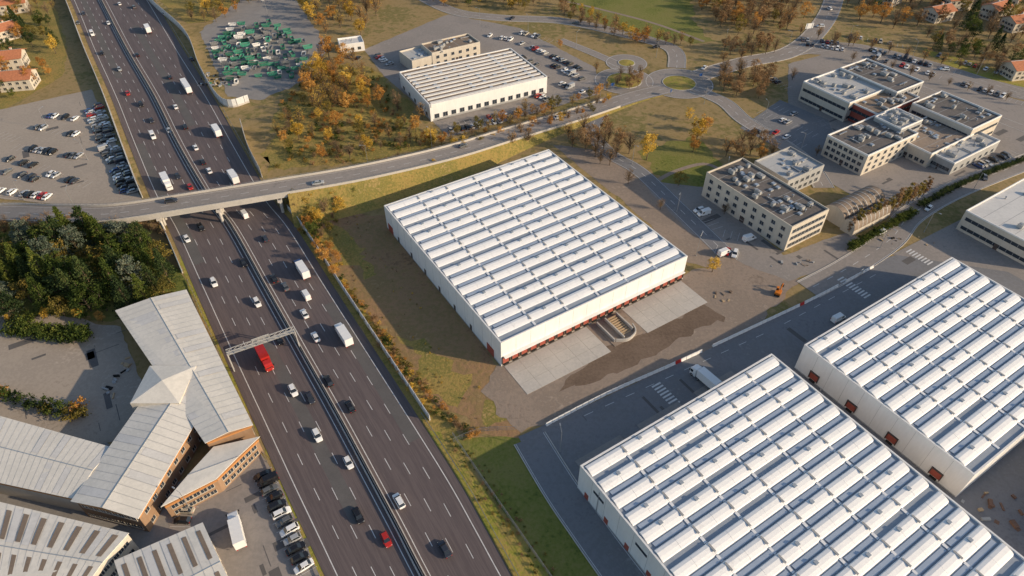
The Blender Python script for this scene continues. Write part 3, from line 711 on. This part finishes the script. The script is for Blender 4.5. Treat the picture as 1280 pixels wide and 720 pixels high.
        mb.box(Vector((xb-Lt+.2,-.5,.8)),Vector((Lt+1.5,0,0)),Vector((0,1,0)),Vector((0,0,.34)),2)
        for s in(-1,1): mb.box(Vector((xb-Lt-.05,s*.8,.85)),Vector((.05,0,0)),Vector((0,s*.4,0)),Vector((0,0,.2)),5)
        xs=[f-.9,f-3.2]+([xb-Lt+1.5,xb-Lt+2.8,xb-Lt+4.1] if kind=='semi' else [xb-Lt+1.6])
        wheels(xs,1.22,.5,.3)
    box='paint_white_car' if colr in('white','lightblue','blue','dark') else ('paint_'+colr+'_car')
    me=mb.mesh(kind+'_'+colr,['paint_'+colr+'_car','car_glass','rubber','steel','lamp_clear','tail_red',box])
    MC[k]=me; return me
def nearest_dir(P,p):
    i=min(range(1,len(P)-1),key=lambda k:(P[k]-p).length_squared); d=P[i+1]-P[i-1]; return math.atan2(d.y,d.x)
NM={'hatch':'car','sedan':'car','suv':'car','van':'van','semi':'articulated_truck','lorry':'box_truck'}
hv=[(105,18,'sedan','dark'),(116,44,'van','white'),(98,30,'hatch','grey'),(136,30,'sedan','white'),(150,6,'hatch','white'),(168,10,'suv','grey'),(186,40,'lorry','white'),(172,70,'sedan','black'),(150,88,'hatch','silver'),
(240,75,'sedan','dark'),(234,112,'semi','lightblue'),(213,98,'hatch','black'),(190,152,'sedan','dark'),(192,172,'van','white'),(212,165,'hatch','silver'),(232,160,'suv','black'),(245,186,'sedan','white'),(272,168,'lorry','white'),(254,204,'sedan','black'),(210,232,'lorry','white'),(223,222,'hatch','dark'),(238,235,'sedan','red'),(262,215,'sedan','white'),(293,226,'lorry','white'),(306,270,'van','white'),(252,286,'suv','black'),(276,240,'hatch','grey'),
(268,355,'suv','white'),(322,380,'suv','white'),(343,350,'sedan','black'),(357,360,'sedan','grey'),(379,342,'lorry','blue'),(383,371,'van','white'),(381,394,'sedan','white'),(395,423,'sedan','white'),(431,424,'lorry','white'),(411,478,'suv','black'),(367,490,'suv','white'),(388,499,'sedan','dark'),(332,452,'lorry','red'),(350,427,'hatch','black'),(438,510,'sedan','black'),(397,546,'suv','white'),(436,580,'hatch','white'),(448,646,'sedan','black'),(499,628,'suv','white'),(483,676,'hatch','red'),(556,688,'sedan','dark'),(305,330,'sedan','black'),(332,300,'hatch','dark'),(234,300,'sedan','white'),(160,118,'sedan','red'),(128,68,'hatch','black'),(220,135,'sedan','white'),(205,18,'hatch','white'),(177,132,'suv','black')]
for u,v,k,c in hv:
    p=G(u,v); a=nearest_dir(EM,p)+R.uniform(-.015,.015)
    i=min(range(len(EM)),key=lambda k:(EM[k]-p).length_squared)
    t=(EM[i+1]-EM[i-1]) if 0<i<len(EM)-1 else Vector((0,-1,0)); side=t.x*(p.y-EM[i].y)-t.y*(p.x-EM[i].x)
    if side>0: a+=math.pi
    inst(NM[k],carmesh(k,c),(p.x,p.y,.11),a)
CW=['white']*6+['silver']*4+['grey']*5+['black']*5+['blue','dark','red','dark','beige','white','red']
def park(u0,v0,u1,v1,fill=.85,pitch=2.6,skew=math.pi/2,z=.08,lines=True,seed=0,zl=.0):
    rnd=random.Random(int(u0*7+v0*13+u1)); p=G(u0,v0);q=G(u1,v1); d=(q-p); L_=d.length; d.normalize(); n=int(L_/pitch); a=math.atan2(d.y,d.x)+skew
    dn=Vector((math.cos(a),math.sin(a),0))
    for i in range(n):
        c=p+d*(pitch*(i+.5))
        if rnd.random()<fill:
            k=rnd.choice(['hatch','hatch','sedan','suv','hatch','suv','sedan','van'] if rnd.random()<.4 else ['hatch','sedan','suv'])
            cc=c+dn*rnd.uniform(-.35,.35)+d*rnd.uniform(-.12,.12)
            inst('parked_van' if k=='van' else 'parked_car',carmesh(k,rnd.choice(CW)),(cc.x,cc.y,z),a+(math.pi if rnd.random()<.5 else 0)+rnd.uniform(-.05,.05))
    if lines:
        for i in range(n+1):
            c=p+d*(pitch*i); s=d*.05
            mk.face([c-dn*2.5-s+UP*(z+.03),c-dn*2.5+s+UP*(z+.03),c+dn*2.5+s+UP*(z+.03),c+dn*2.5-s+UP*(z+.03)])
for r_ in [(60,146,104,150,.6),(34,158,100,170,.5),(20,184,108,198,.75),(10,200,60,212,.5),(0,214,50,226,.8),(62,218,112,232,.6),(-30,236,70,248,.8),(112,138,160,250,.8),(122,132,170,246,.7),(0,168,20,175,.5),
 (328,590,385,720,.95),(246,610,222,668,.8),(258,603,292,592,.9),(690,82,738,105,.8),(650,55,700,75,.8),(640,68,672,84,.7),(560,165,650,147,.7),(575,155,660,139,.5),(700,105,735,120,.6),(470,70,492,85,.8),(610,45,645,52,.7),(650,42,690,52,.7),
 (690,70,730,90,.6),(670,120,690,128,.5),(1000,55,1060,64,.7),(1080,70,1180,98,.75),(1090,64,1200,92,.6),(1200,105,1280,130,.7),(1170,120,1230,142,.6),(950,140,985,155,.3),(965,132,1000,147,.3),(935,155,970,170,.2),(1000,50,1050,55,.6),(895,312,930,322,.5),(870,262,898,286,.4),(1220,210,1270,190,.5),(1110,248,1135,262,.4),(1060,46,1140,60,.5),(1170,70,1270,98,.5),(430,70,455,75,.7),(905,292,938,300,.4),(955,95,985,110,.4),(975,150,1020,170,.3),(960,163,1005,183,.15)]:
    park(*r_)
def one(u,v,k,c,ang,name=None,z=.09):
    p=G(u,v); inst(name or NM[k],carmesh(k,c),(p.x,p.y,z),ang)
one(299,668,'lorry','white',math.radians(118),'box_truck'); one(880,478,'lorry','white',math.radians(125)); one(1047,400,'van','white',math.radians(30))
one(936,300,'van','white',.4); one(905,318,'van','white',.5)
for u,v in ((880,86),(905,84),(820,60),(945,166),(1100,292),(1160,262),(1230,223),(640,24),(720,30),(1025,34),(1036,12),(1090,64),(1180,88)): one(u,v,R.choice(['hatch','sedan','suv']),R.choice(CW),R.uniform(0,6),z=.11)
for i in (30,44,58,70):
    p=OP[i]+normals(OP)[i]*(2.0 if i%4 else -2); d=OP[i+1]-OP[i]; inst('car',carmesh(R.choice(['hatch','sedan','suv']),R.choice(CW)),(p.x,p.y,p.z+.02),math.atan2(d.y,d.x))
# ---------------------------------------------------------------- street furniture
def lampmesh():
    mb=MB(); mb.cyl((0,0,0),(0,0,.5),.18,.16,8); mb.cyl((0,0,.5),(0,0,9),.11,.06,8); mb.cyl((0,0,8.9),(1.8,0,9.5),.05,.04,6); mb.box(Vector((1.6,-.16,9.42)),Vector((.8,0,0)),Vector((0,.32,0)),Vector((0,0,.12))); return mb.mesh('street_lamp',['steel'])
LM=lampmesh()
for u,v in [(846,265),(905,225),(870,320),(880,130),(930,95),(985,60),(1060,52),(1140,72),(1220,95),(905,60),(820,72),(750,125),(690,140),(620,160),(540,185),(460,205),(660,40),(720,60),(600,30),(1100,310),(1155,290),(1215,240),(30,250),(95,262),(60,160),(110,200),(700,565),(745,640),(240,640),(335,20),(1000,190),(955,150),(790,205)]:
    p=G(u,v); inst('street_lamp',LM,(p.x,p.y,0),R.uniform(0,6.28))
ga=empty('sign_gantry'); mb=MB()
p=G(284,443,7);q=G(368,414,7); d=(q-p).normalized(); n=Vector((-d.y,d.x,0))
for pt_ in (p,q):
    for s in (-.5,.5):
        b=pt_+n*s; mb.cyl((b.x,b.y,0),(b.x,b.y,7.6),.22,.18,8)
for s in (-.6,.6):
    for z in (0,1.2): mb.box(p+n*s+UP*z,(q-p),n*.18,UP*.18)
L_=(q-p).length; k=int(L_/1.5)
for i in range(k):
    x0=p+d*(i*L_/k); x1=p+d*((i+1)*L_/k)
    for s in(-.6,.6): mb.cyl(x0+n*s+UP*(0 if i%2 else 1.25),x1+n*s+UP*(1.25 if i%2 else 0),.07,.07,5)
    mb.cyl(x0+n*-.6+UP*1.25,x1+n*.6+UP*1.25,.06,.06,5)
mb.box(p-n*.45+UP*.2,(q-p),n*.9,UP*.06)
mb.obj('truss',['cladding_grey'],ga); mb=MB()
for f in (.38,): mb.box(p+d*L_*f+n*.85-UP*.3,d*5,n*.12,UP*1.9)
mb.obj('sign_panel',['cladding_grey'],ga)
def sign(u,v,ang,m='sign_blue',w_=2,h_=1.4):
    p=G(u,v); mb=MB(); c,s_=math.cos(ang),math.sin(ang); d=Vector((c,s_,0));n=Vector((-s_,c,0))
    for k in(-1,1): mb.cyl(p+d*k*w_*.35,p+d*k*w_*.35+UP*(2+h_),.08,.08,6,1)
    mb.box(p-d*w_/2+UP*2+n*.08,d*w_,n*.06,UP*h_,0); mb.obj('road_sign',[m,'steel'])
for a_ in ((765,112,.2),(838,120,1.0),(875,100,.3),(1075,345,.5,'paint_white_car',1,1),(1010,40,.3,'paint_white_car',5,3)): sign(*a_)
jm=MB()
prof=[(-.3,0),(-.28,.15),(-.1,.45),(-.08,.85),(.08,.85),(.1,.45),(.28,.15),(.3,0)]
P0=[Vector((-.95,y,z)) for y,z in prof];P1=[Vector((.95,y,z)) for y,z in prof]
for i in range(7): jm.face([P0[i],P0[i+1],P1[i+1],P1[i]],0)
jm.face(P0,0);jm.face(P1[::-1],0)
for x in(-.5,.5): jm.box(Vector((x-.15,-.31,.02)),Vector((.3,0,0)),Vector((0,.62,0)),Vector((0,0,.06)),0)
jw=jm.mesh('jersey_barrier',['cladding_white']); jr=jm.mesh('jersey_barrier_red',['plastic_red'])
P=resample(smooth(GP([(686,530),(760,492),(850,452),(940,410),(1020,372),(1095,332)]),6),2.05)
for i,q in enumerate(P[:-1]):
    dd=P[i+1]-q
    if i%29<27: inst('jersey_barrier',jr if i in(22,47) else jw,(q.x,q.y,.07),math.atan2(dd.y,dd.x)+R.uniform(-.04,.04),(1,1.2,1.2))
def zebra(u,v,n,dirv,ln=4.0):
    c=G(u,v); nn=Vector((-dirv.y,dirv.x,0))
    for i in range(n):
        q=c+dirv*(i-n/2)*1.15; mk.face([q-nn*ln/2+UP*.12,q+dirv*.55-nn*ln/2+UP*.12,q+dirv*.55+nn*ln/2+UP*.12,q+nn*ln/2+UP*.12])
zebra(833,494,8,A,3.2); zebra(1068,360,10,A,3.2); zebra(1150,322,8,A,3.2)
for (u0,v0,u1,v1) in ((730,520,960,415),(980,405,1110,335)):
    P=[G(u0,v0),G(u1,v1)]; dashes(mk,[p for p in P],.15,.11,3,4)
isl=MB(); 
for i in range(3):
    o=O1-A*6.5+B*(4+i*21); isl.box(o,B*15,A*2.4,UP*.2,0,0)
isl.obj('concrete_island',['concrete_dark'])
cr=empty('ramp_construction'); mb=MB(); base=QW[1].lerp(QW[2],.46)
mb.box(base+A*1,B*11,A*11,UP*.22,1)
for k,(s,l) in enumerate(((1.0,9),(4.2,9.5),(8.8,8))): mb.box(base+B*s+A*1.5,B*.4,A*l,UP*(1.2+.1*k),0)
arc=smooth([base+B*1.5+A*10.6,base+B*5+A*12.2,base+B*9+A*11,base+B*10.2+A*8],5); wall(mb,arc,.35,.0,1.3,0)
for i in range(9): mb.box(base+B*(5+.02*i)+A*(2+i*.9),B*3.2,A*.5,UP*(1.0-.08*i),2)
mb.obj('walls',['concrete','gravel','timber'],cr)
def excavator(u,v,ang):
    e=empty('excavator'); mb=MB(); 
    for s in(-1,1):
        mb.box(Vector((-1.6,s*.75-.25,.1)),Vector((3.2,0,0)),Vector((0,.5,0)),Vector((0,0,.6)),1); mb.cyl((-1.6,s*.75-.25,.4),(-1.6,s*.75+.25,.4),.3,.3,10,1); mb.cyl((1.6,s*.75-.25,.4),(1.6,s*.75+.25,.4),.3,.3,10,1)
    mb.box(Vector((-1.5,-1.1,.85)),Vector((2.6,0,0)),Vector((0,2.2,0)),Vector((0,0,.9)),0); mb.box(Vector((.1,.2,1.75)),Vector((1.1,0,0)),Vector((0,.9,0)),Vector((0,0,1.1)),2); mb.box(Vector((.05,.15,2.85)),Vector((1.2,0,0)),Vector((0,1.,0)),Vector((0,0,.08)),0)
    mb.cyl((1,-.3,1.5),(3,-.3,3.6),.25,.2,6,0); mb.cyl((3,-.3,3.6),(4.6,-.3,1.6),.2,.14,6,0); mb.box(Vector((4.2,-.8,.8)),Vector((.8,0,0)),Vector((0,1,0)),Vector((0,0,.8)),1)
    o=mb.obj('body',['orange_paint','rubber','car_glass'],e); p=G(u,v); e.location=(p.x,p.y,.06); e.rotation_euler=(0,0,ang); e.scale=(.85,.85,.85)
excavator(972,368,1.0)
def pile(name,u,v,n,mats,seed,sx=6,sy=4,k=1.0):
    rnd=random.Random(seed); mb=MB(); c=G(u,v)
    for i in range(n):
        p=c+Vector((rnd.uniform(-sx,sx),rnd.uniform(-sy,sy),.06)); mb.cbox(p,rnd.uniform(.4,2.2)*k,rnd.uniform(.3,1.1)*k,rnd.uniform(.1,.8)*k,rnd.uniform(0,3),rnd.randrange(len(mats)))
    mb.obj(name,mats)
pile('building_materials',905,372,7,['timber','gravel','gravel_dark'],1,3,3,.7); pile('building_materials',985,330,9,['timber','cladding_grey','gravel'],2,9,2,.7)
pile('stacked_pallets',1245,640,18,['timber','cladding_grey','soil_red'],3,7,5); pile('building_materials',1130,300,10,['timber','gravel','rubber'],4,10,3,.7); pile('stacked_pallets',150,470,14,['timber','cladding_grey','rubber'],5,2,8)
pile('stacked_pallets',1035,480,14,['timber','concrete'],9,3,3,.8)
sk=MB()
def frus(mb,l0,w0,l1,w1,z0,z1,m):
    b=[Vector((x*l0/2,y*w0/2,z0)) for x,y in((-1,-1),(1,-1),(1,1),(-1,1))];t=[Vector((x*l1/2,y*w1/2,z1)) for x,y in((-1,-1),(1,-1),(1,1),(-1,1))]
    for i in range(4):mb.face([b[i],b[(i+1)%4],t[(i+1)%4],t[i]],m)
    return t
t=frus(sk,4,2,5.4,2.3,.15,1.8,0); ti=[Vector((p.x*.94,p.y*.9,1.8)) for p in t]
for i in range(4): j=(i+1)%4; sk.face([t[i],t[j],ti[j],ti[i]],0)
sk.face([Vector((p.x*.9,p.y*.95,1.25)) for p in ti],1)
for i in range(4): j=(i+1)%4; sk.face([ti[j],ti[i],Vector((ti[i].x*.9,ti[i].y*.95,1.25)),Vector((ti[j].x*.9,ti[j].y*.95,1.25))],0)
for x in(-1.5,-.5,.5,1.5):
    for s in(-1,1): sk.box(Vector((x,s*1.06,.3)),Vector((.12,0,0)),Vector((0,s*.12,0)),Vector((0,0,1.4)),0)
skm=sk.mesh('waste_container',['skip_green','scrap']); skw=sk.mesh('waste_container_white',['cladding_white','scrap']); skr=sk.mesh('waste_container_grey',['rail_steel','scrap'])
yd=empty('container_storage_yard')
def sample(px,n,mind,rnd,tries=30):
    P=GP(px); xs=[p.x for p in P];ys=[p.y for p in P]; out=[]
    for _ in range(n*tries):
        q=Vector((rnd.uniform(min(xs),max(xs)),rnd.uniform(min(ys),max(ys)),0))
        if inpoly(q,P) and all((q-o).length_squared>mind*mind for o in out): out.append(q)
        if len(out)>=n: break
    return out
for q in sample([(262,60),(290,35),(345,30),(392,62),(380,95),(330,100),(290,105)],120,3.6,R):
    inst('waste_container',R.choice([skm,skm,skm,skw,skr,skr]),(q.x,q.y,.05+(1.4 if R.random()<.25 else 0)),R.choice([.3,1.87])+R.uniform(-.25,.25),R.uniform(.7,1.0),yd)
pile('scrap_heap',275,100,60,['scrap','steel','concrete','skip_green','rubber'],7,10,8); pile('scrap_heap',300,75,60,['scrap','steel','concrete','rubber'],8,9,8)
# ---------------------------------------------------------------- trees
def leafy(name,kind,seed):
    rnd=random.Random(seed); V=[];Fc=[];MI=[];SH=[]
    K={'broad':(9,3.4,3.6,5.6,44,30,.40),'bare':(9,3.0,3.6,5.8,64,8,.26),'conifer':(13,3.4,6,7,70,34,.42),'cedar':(13,5.2,4.6,7.6,75,36,.5),'poplar':(14,1.5,6.2,7.6,50,32,.40),'shrub':(2.2,1.6,1.0,1.1,20,20,.26),'hedge':(1.8,1.5,.8,1.0,26,26,.22)}[kind]
    Ht,rx,rz,cz,nc,nl,ls=K
    def cyl(a,b,r0,r1,n=5):
        a=Vector(a);b=Vector(b);d=(b-a).normalized();x=d.orthogonal().normalized();y=d.cross(x);i0=len(V)
        for c,r in((a,r0),(b,r1)):
            for k in range(n):
                t=2*math.pi*k/n;V.append(tuple(c+(x*math.cos(t)+y*math.sin(t))*r))
        for k in range(n):
            j=(k+1)%n;Fc.append((i0+k,i0+j,i0+n+j,i0+n+k));MI.append(0);SH.append(.5)
    cyl((0,0,0),(rnd.uniform(-.2,.2),rnd.uniform(-.2,.2),cz),.22 if Ht>4 else .06,.1 if Ht>4 else .03,7)
    if kind in('conifer','poplar','cedar'): cyl((0,0,cz),(0,0,Ht*.96),.12,.03)
    C=[]
    for i in range(nc):
        if kind=='conifer':
            t=(i+.5)/nc; z=1.2+t*(Ht-1.2); rr=rx*(1-t)**.85*rnd.uniform(.55,1.05); an=i*2.4+rnd.uniform(-.3,.3); c=Vector((rr*math.cos(an),rr*math.sin(an),z-rr*.15)); cr_=.35+.9*(1-t)
        elif kind=='cedar':
            t=(i+.5)/nc; tier=int(t*7)/7; z=2.5+tier*(Ht-3.2); rr=rx*(1-tier*.8)*math.sqrt(rnd.uniform(.1,1)); an=rnd.uniform(0,6.28); c=Vector((rr*math.cos(an),rr*math.sin(an),z+rnd.uniform(-.25,.25))); cr_=1.15*(1-.4*tier)
        else:
            while True:
                c=Vector((rnd.uniform(-1,1),rnd.uniform(-1,1),rnd.uniform(-1,1)))
                if .3<c.length<1: break
            lump=1+.28*noise.noise(c*1.7+Vector((seed*3.1,0,0)))*1.6
            c=Vector((c.x*rx,c.y*rx,c.z*rz))*lump; c.z+=cz; cr_=rx*.27 if kind!='poplar' else .65
            if kind=='bare': cr_=.8
        c.z=max(c.z,.25)
        C.append((c,cr_))
    lim=C if kind=='bare' else C[::4]
    for c,_ in lim:
        z0=min(cz,max(.6,c.z*.55)); s=Vector((0,0,z0)); mid=s.lerp(c,.5)+Vector((0,0,-.1)); cyl(s,mid,.07 if Ht>4 else .02,.045 if Ht>4 else .015,4); cyl(mid,c,.045 if Ht>4 else .015,.012,4)
        if kind=='bare':
            for _ in range(4):
                e_=c+Vector((rnd.uniform(-1,1),rnd.uniform(-1,1),rnd.uniform(-.2,1.2))); cyl(mid.lerp(c,rnd.uniform(.4,1)),e_,.025,.01,3)
    for c,cr_ in C:
        base=rnd.uniform(.1,.85)
        for _ in range(nl):
            g=Vector((rnd.gauss(0,.5),rnd.gauss(0,.5),rnd.gauss(0,.38 if kind!='cedar' else .16)))*cr_
            p=c+g; nrm=Vector((rnd.gauss(0,1),rnd.gauss(0,1),rnd.gauss(0,1)+.7)).normalized(); x=nrm.orthogonal().normalized()
            x=Matrix.Rotation(rnd.uniform(0,6.28),3,nrm)@x; y=nrm.cross(x); s1=ls*rnd.uniform(.5,1.1)*.7;s2=ls*rnd.uniform(.35,.8)*.7
            i0=len(V); V.extend([tuple(p-x*s1),tuple(p-y*s2),tuple(p+x*s1),tuple(p+y*s2)]); Fc.append((i0,i0+1,i0+2,i0+3)); MI.append(1)
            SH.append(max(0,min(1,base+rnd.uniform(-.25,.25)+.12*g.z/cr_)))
    me=bpy.data.meshes.new(name); me.from_pydata(V,[],Fc); me.polygons.foreach_set('material_index',MI)
    at=me.attributes.new('shade','FLOAT','FACE'); at.data.foreach_set('value',SH)
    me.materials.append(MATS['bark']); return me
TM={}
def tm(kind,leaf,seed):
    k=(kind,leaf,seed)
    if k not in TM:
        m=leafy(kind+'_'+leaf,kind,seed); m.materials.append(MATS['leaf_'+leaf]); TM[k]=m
    return TM[k]
TNAME={'broad':'deciduous_tree','bare':'bare_tree','conifer':'conifer_tree','cedar':'cedar_tree','poplar':'poplar_tree','shrub':'shrub','hedge':'hedge_bush'}
def tree(p,kind,leaf,s=1,parent=None,z=0,seed=None):
    inst(TNAME[kind] if not parent else 'tree',tm(kind,leaf,R.randrange(3) if seed is None else seed),(p.x,p.y,z),R.uniform(0,6.28),(s*R.uniform(.85,1.15),s*R.uniform(.85,1.15),s*R.uniform(.85,1.2)),parent)
def wood(name,px,n,kinds,mind,s0,s1):
    e=empty(name)
    for q in sample(px,n,mind,R): k,l=R.choice(kinds); tree(q,k,l,R.uniform(s0,s1),e)
AUT=[('broad','yellow'),('bare','orange'),('bare','brown'),('broad','orange'),('broad','olive'),('bare','yellow')]
BR=[('bare','brown'),('bare','brown'),('bare','orange'),('broad','brown'),('broad','brown')]
GRN=[('broad','green'),('broad','olive'),('conifer','dark'),('broad','dark')]
wood('woodland',[(345,205),(350,150),(400,100),(455,105),(500,135),(528,175),(440,198)],46,AUT,5,.5,1.0)
wood('woodland',[(375,110),(395,70),(440,75),(470,105),(430,140),(390,150)],28,[('broad','yellow'),('broad','orange'),('bare','orange'),('bare','yellow')],4.8,.8,1.25)
wood('woodland',[(-40,312),(60,302),(165,298),(205,328),(222,358),(215,385),(120,392),(-40,408)],70,[('cedar','green'),('cedar','green'),('cedar','dark'),('conifer','dark'),('conifer','green'),('broad','green'),('cedar','bluish'),('broad','olive')],5.0,.85,1.25)
wood('roadside_shrubs',[(-40,288),(60,280),(150,284),(205,285),(205,295),(60,296),(-40,300)],36,[('bare','brown'),('bare','orange'),('broad','brown')],3.2,.4,.8)
wood('woodland',[(235,30),(250,5),(300,-20),(330,0),(280,30)],26,AUT,5.5,.7,1.1)
wood('woodland',[(370,0),(470,-40),(480,10),(455,45),(415,50),(385,30)],50,AUT,5.5,.8,1.2)
wood('woodland',[(500,0),(560,-25),(640,-20),(690,0),(650,18),(560,8)],40,[('broad','yellow'),('broad','orange'),('bare','brown'),('broad','green'),('broad','olive')],6,.7,1.1)
wood('woodland',[(875,20),(850,-20),(1000,-60),(1010,20),(985,40),(920,45)],120,[('bare','orange'),('broad','orange'),('bare','brown'),('broad','brown'),('broad','olive'),('broad','brown')],5.2,.8,1.2)
wood('woodland',[(700,5),(740,22),(800,48),(870,55),(860,62),(780,50),(700,22)],38,AUT+BR,4.8,.5,.9)
wood('woodland',[(690,-10),(860,-30),(860,-60),(690,-50)],40,AUT+GRN,7,.8,1.2)
wood('woodland',[(1060,30),(1050,-40),(1300,-40),(1300,60),(1200,45)],110,BR+GRN+[('broad','orange')],8,.8,1.25)
wood('woodland',[(890,95),(930,88),(965,100),(950,125),(905,120)],18,BR,6,.8,1.15)
wood('woodland',[(905,62),(960,55),(975,66),(930,74),(900,80)],14,BR,5,.7,1)
wood('woodland',[(700,172),(760,165),(790,195),(770,210),(725,195)],20,BR,5,.7,1.05)
wood('woodland',[(905,195),(935,178),(975,195),(960,200),(925,203)],14,BR+[('broad','orange')],5,.7,1.1)
wood('woodland',[(765,110),(775,95),(800,95),(802,108),(785,112)],10,BR,4.2,.5,.75)
wood('garden_trees',[(-60,40),(60,20),(75,70),(50,125),(-60,130)],50,GRN+[('broad','orange'),('broad','yellow'),('poplar','dark')],5,.6,1)
wood('garden_trees',[(-60,0),(0,-60),(70,-60),(75,10),(60,40),(0,40)],56,GRN+AUT,5.5,.7,1.1)
wood('garden_trees',[(1150,45),(1290,75),(1290,95),(1180,72)],32,GRN+BR,5.5,.6,.9)
wood('roadside_shrubs',[(465,210),(560,186),(700,148),(760,125),(762,133),(700,158),(560,202),(470,222)],44,[('bare','brown'),('bare','orange'),('broad','olive'),('broad','yellow'),('broad','orange')],3,.3,.7)
wood('roadside_shrubs',[(430,195),(560,172),(620,152),(760,112),(760,118),(640,158),(560,182)],40,[('bare','brown'),('broad','orange'),('broad','olive'),('bare','yellow')],3,.3,.75)
wood('roadside_shrubs',[(358,252),(400,240),(470,228),(480,240),(430,262),(420,300),(400,310)],64,[('broad','olive'),('bare','brown'),('broad','green'),('shrub','olive'),('broad','yellow'),('broad','orange')],2.4,.3,.75)
wood('verge_bushes',[(372,285),(395,285),(430,335),(420,350)],28,[('shrub','yellow'),('broad','orange'),('shrub','orange'),('shrub','olive')],1.8,.4,.8)
wood('verge_bushes',[(425,345),(470,400),(545,500),(600,540),(590,548),(530,510),(455,405)],120,[('shrub','olive'),('shrub','yellow'),('shrub','orange'),('shrub','brown'),('shrub','green')],1.1,.25,.9)
wood('verge_bushes',[(560,545),(585,550),(700,720),(670,720),(600,630)],70,[('shrub','olive'),('shrub','green'),('shrub','brown')],1.2,.15,.4)
wood('ground_scrub',[(345,210),(350,130),(400,80),(470,88),(530,180),(440,204)],230,[('shrub','olive'),('shrub','brown'),('shrub','orange'),('shrub','green')],1.6,.4,1.1)
wood('ground_scrub',[(390,270),(450,262),(520,360),(600,480),(600,540),(480,410)],70,[('shrub','olive'),('shrub','brown'),('shrub','yellow')],1,.08,.28)
for u,v,k,l,s in [(808,200,'broad','yellow',1.3),(870,178,'broad','yellow',1.15),(880,165,'broad','orange',1.0),(866,190,'broad','orange',.9),(848,232,'broad','olive',.7),(520,165,'broad','orange',.9),(540,180,'broad','yellow',.9),(528,150,'bare','orange',.9),(640,12,'broad','yellow',1.0),(890,340,'broad','yellow',.7),(785,230,'bare','brown',.7),(825,262,'bare','brown',.6),(905,268,'bare','brown',.6),(990,100,'bare','brown',.8),(910,110,'bare','orange',.9),(745,90,'bare','orange',.6),(700,60,'broad','orange',.5),(660,180,'bare','brown',.9),(640,185,'bare','orange',.8),(750,205,'bare','brown',.8),(545,215,'broad','yellow',.6),(860,150,'broad','yellow',.7),(1240,60,'conifer','dark',.8),(1215,50,'broad','dark',1.),(1040,60,'bare','brown',.9),(1060,58,'bare','brown',.9),(1010,110,'broad','green',.5),(210,300,'bare','brown',.6),(1020,195,'bare','brown',.6),(795,55,'broad','orange',.9),(805,54,'broad','orange',.8)]:
    tree(G(u,v),k,l,s)
for i in range(16):
    u=1060+i*6.2; v=292-i*3.1; tree(G(u,v),'poplar','olive' if i%3 else 'brown',R.uniform(.6,.8))
for i in range(13): tree(G(1000+i*22,44+i*4.6),'bare',R.choice(['brown','orange']),R.uniform(.6,.85))
for i in range(10): tree(G(1065+i*24,76+i*6.2),'bare','brown',R.uniform(.5,.7))
def hedge(name,px,leaf,step=1.5,s=1.0):
    e=empty(name)
    for q in resample(smooth(GP(px)),step): tree(q,'hedge',leaf,s*R.uniform(.85,1.15),e)
hedge('hedge',[(1062,312),(1100,290),(1140,268)],'green',1.4,1.3)
hedge('hedge',[(1150,258),(1200,232),(1280,200)],'dark',1.4,1.0)
hedge('hedge',[(20,414),(60,420),(110,424)],'green',1.6,2.2); hedge('hedge',[(30,404),(50,396)],'green',1.6,1.6)
for u,v,l in [(8,498,'green'),(22,500,'dark'),(36,506,'green'),(50,510,'dark'),(64,512,'green'),(90,522,'olive'),(105,522,'olive'),(78,516,'green'),(2,494,'orange'),(100,512,'orange'),(60,514,'olive')]: tree(G(u,v),'shrub',l,1.7)
for u,v in ((18,406),(128,402),(60,398),(100,398)): tree(G(u,v),'broad','orange' if u>100 else 'yellow',.45)
mk.obj('road_markings',['paint_white']); kerb.obj('kerb',['concrete'])
# ---------------------------------------------------------------- light
az=math.radians(104); el=math.radians(19)
w=bpy.data.worlds.new('World'); sc.world=w; w.use_nodes=True; nt=w.node_tree
bg=nt.nodes['Background']; sky=nt.nodes.new('ShaderNodeTexSky'); sky.sky_type='NISHITA'; sky.sun_disc=False
sky.sun_elevation=el; sky.sun_rotation=az; nt.links.new(sky.outputs[0],bg.inputs[0]); bg.inputs[1].default_value=.15
l=bpy.data.lights.new('sun','SUN'); l.energy=5; l.angle=math.radians(.5); l.color=(1,.80,.56)
lo=bpy.data.objects.new('sun',l); col.objects.link(lo)
d=Vector((-math.sin(az)*math.cos(el),-math.cos(az)*math.cos(el),-math.sin(el))); lo.rotation_euler=d.to_track_quat('-Z','Y').to_euler()
sc.view_settings.view_transform='Standard'; sc.view_settings.look='None'; sc.view_settings.exposure=0
cam=bpy.data.cameras.new('camera'); cam.lens=F/1280*36; cam.sensor_width=36; cam.clip_end=12000; cam.clip_start=1
co=bpy.data.objects.new('camera',cam); col.objects.link(co); co.location=(0,0,CH); co.rotation_euler=(math.pi/2-TH,0,0); sc.camera=co
print('objects',len(bpy.data.objects))
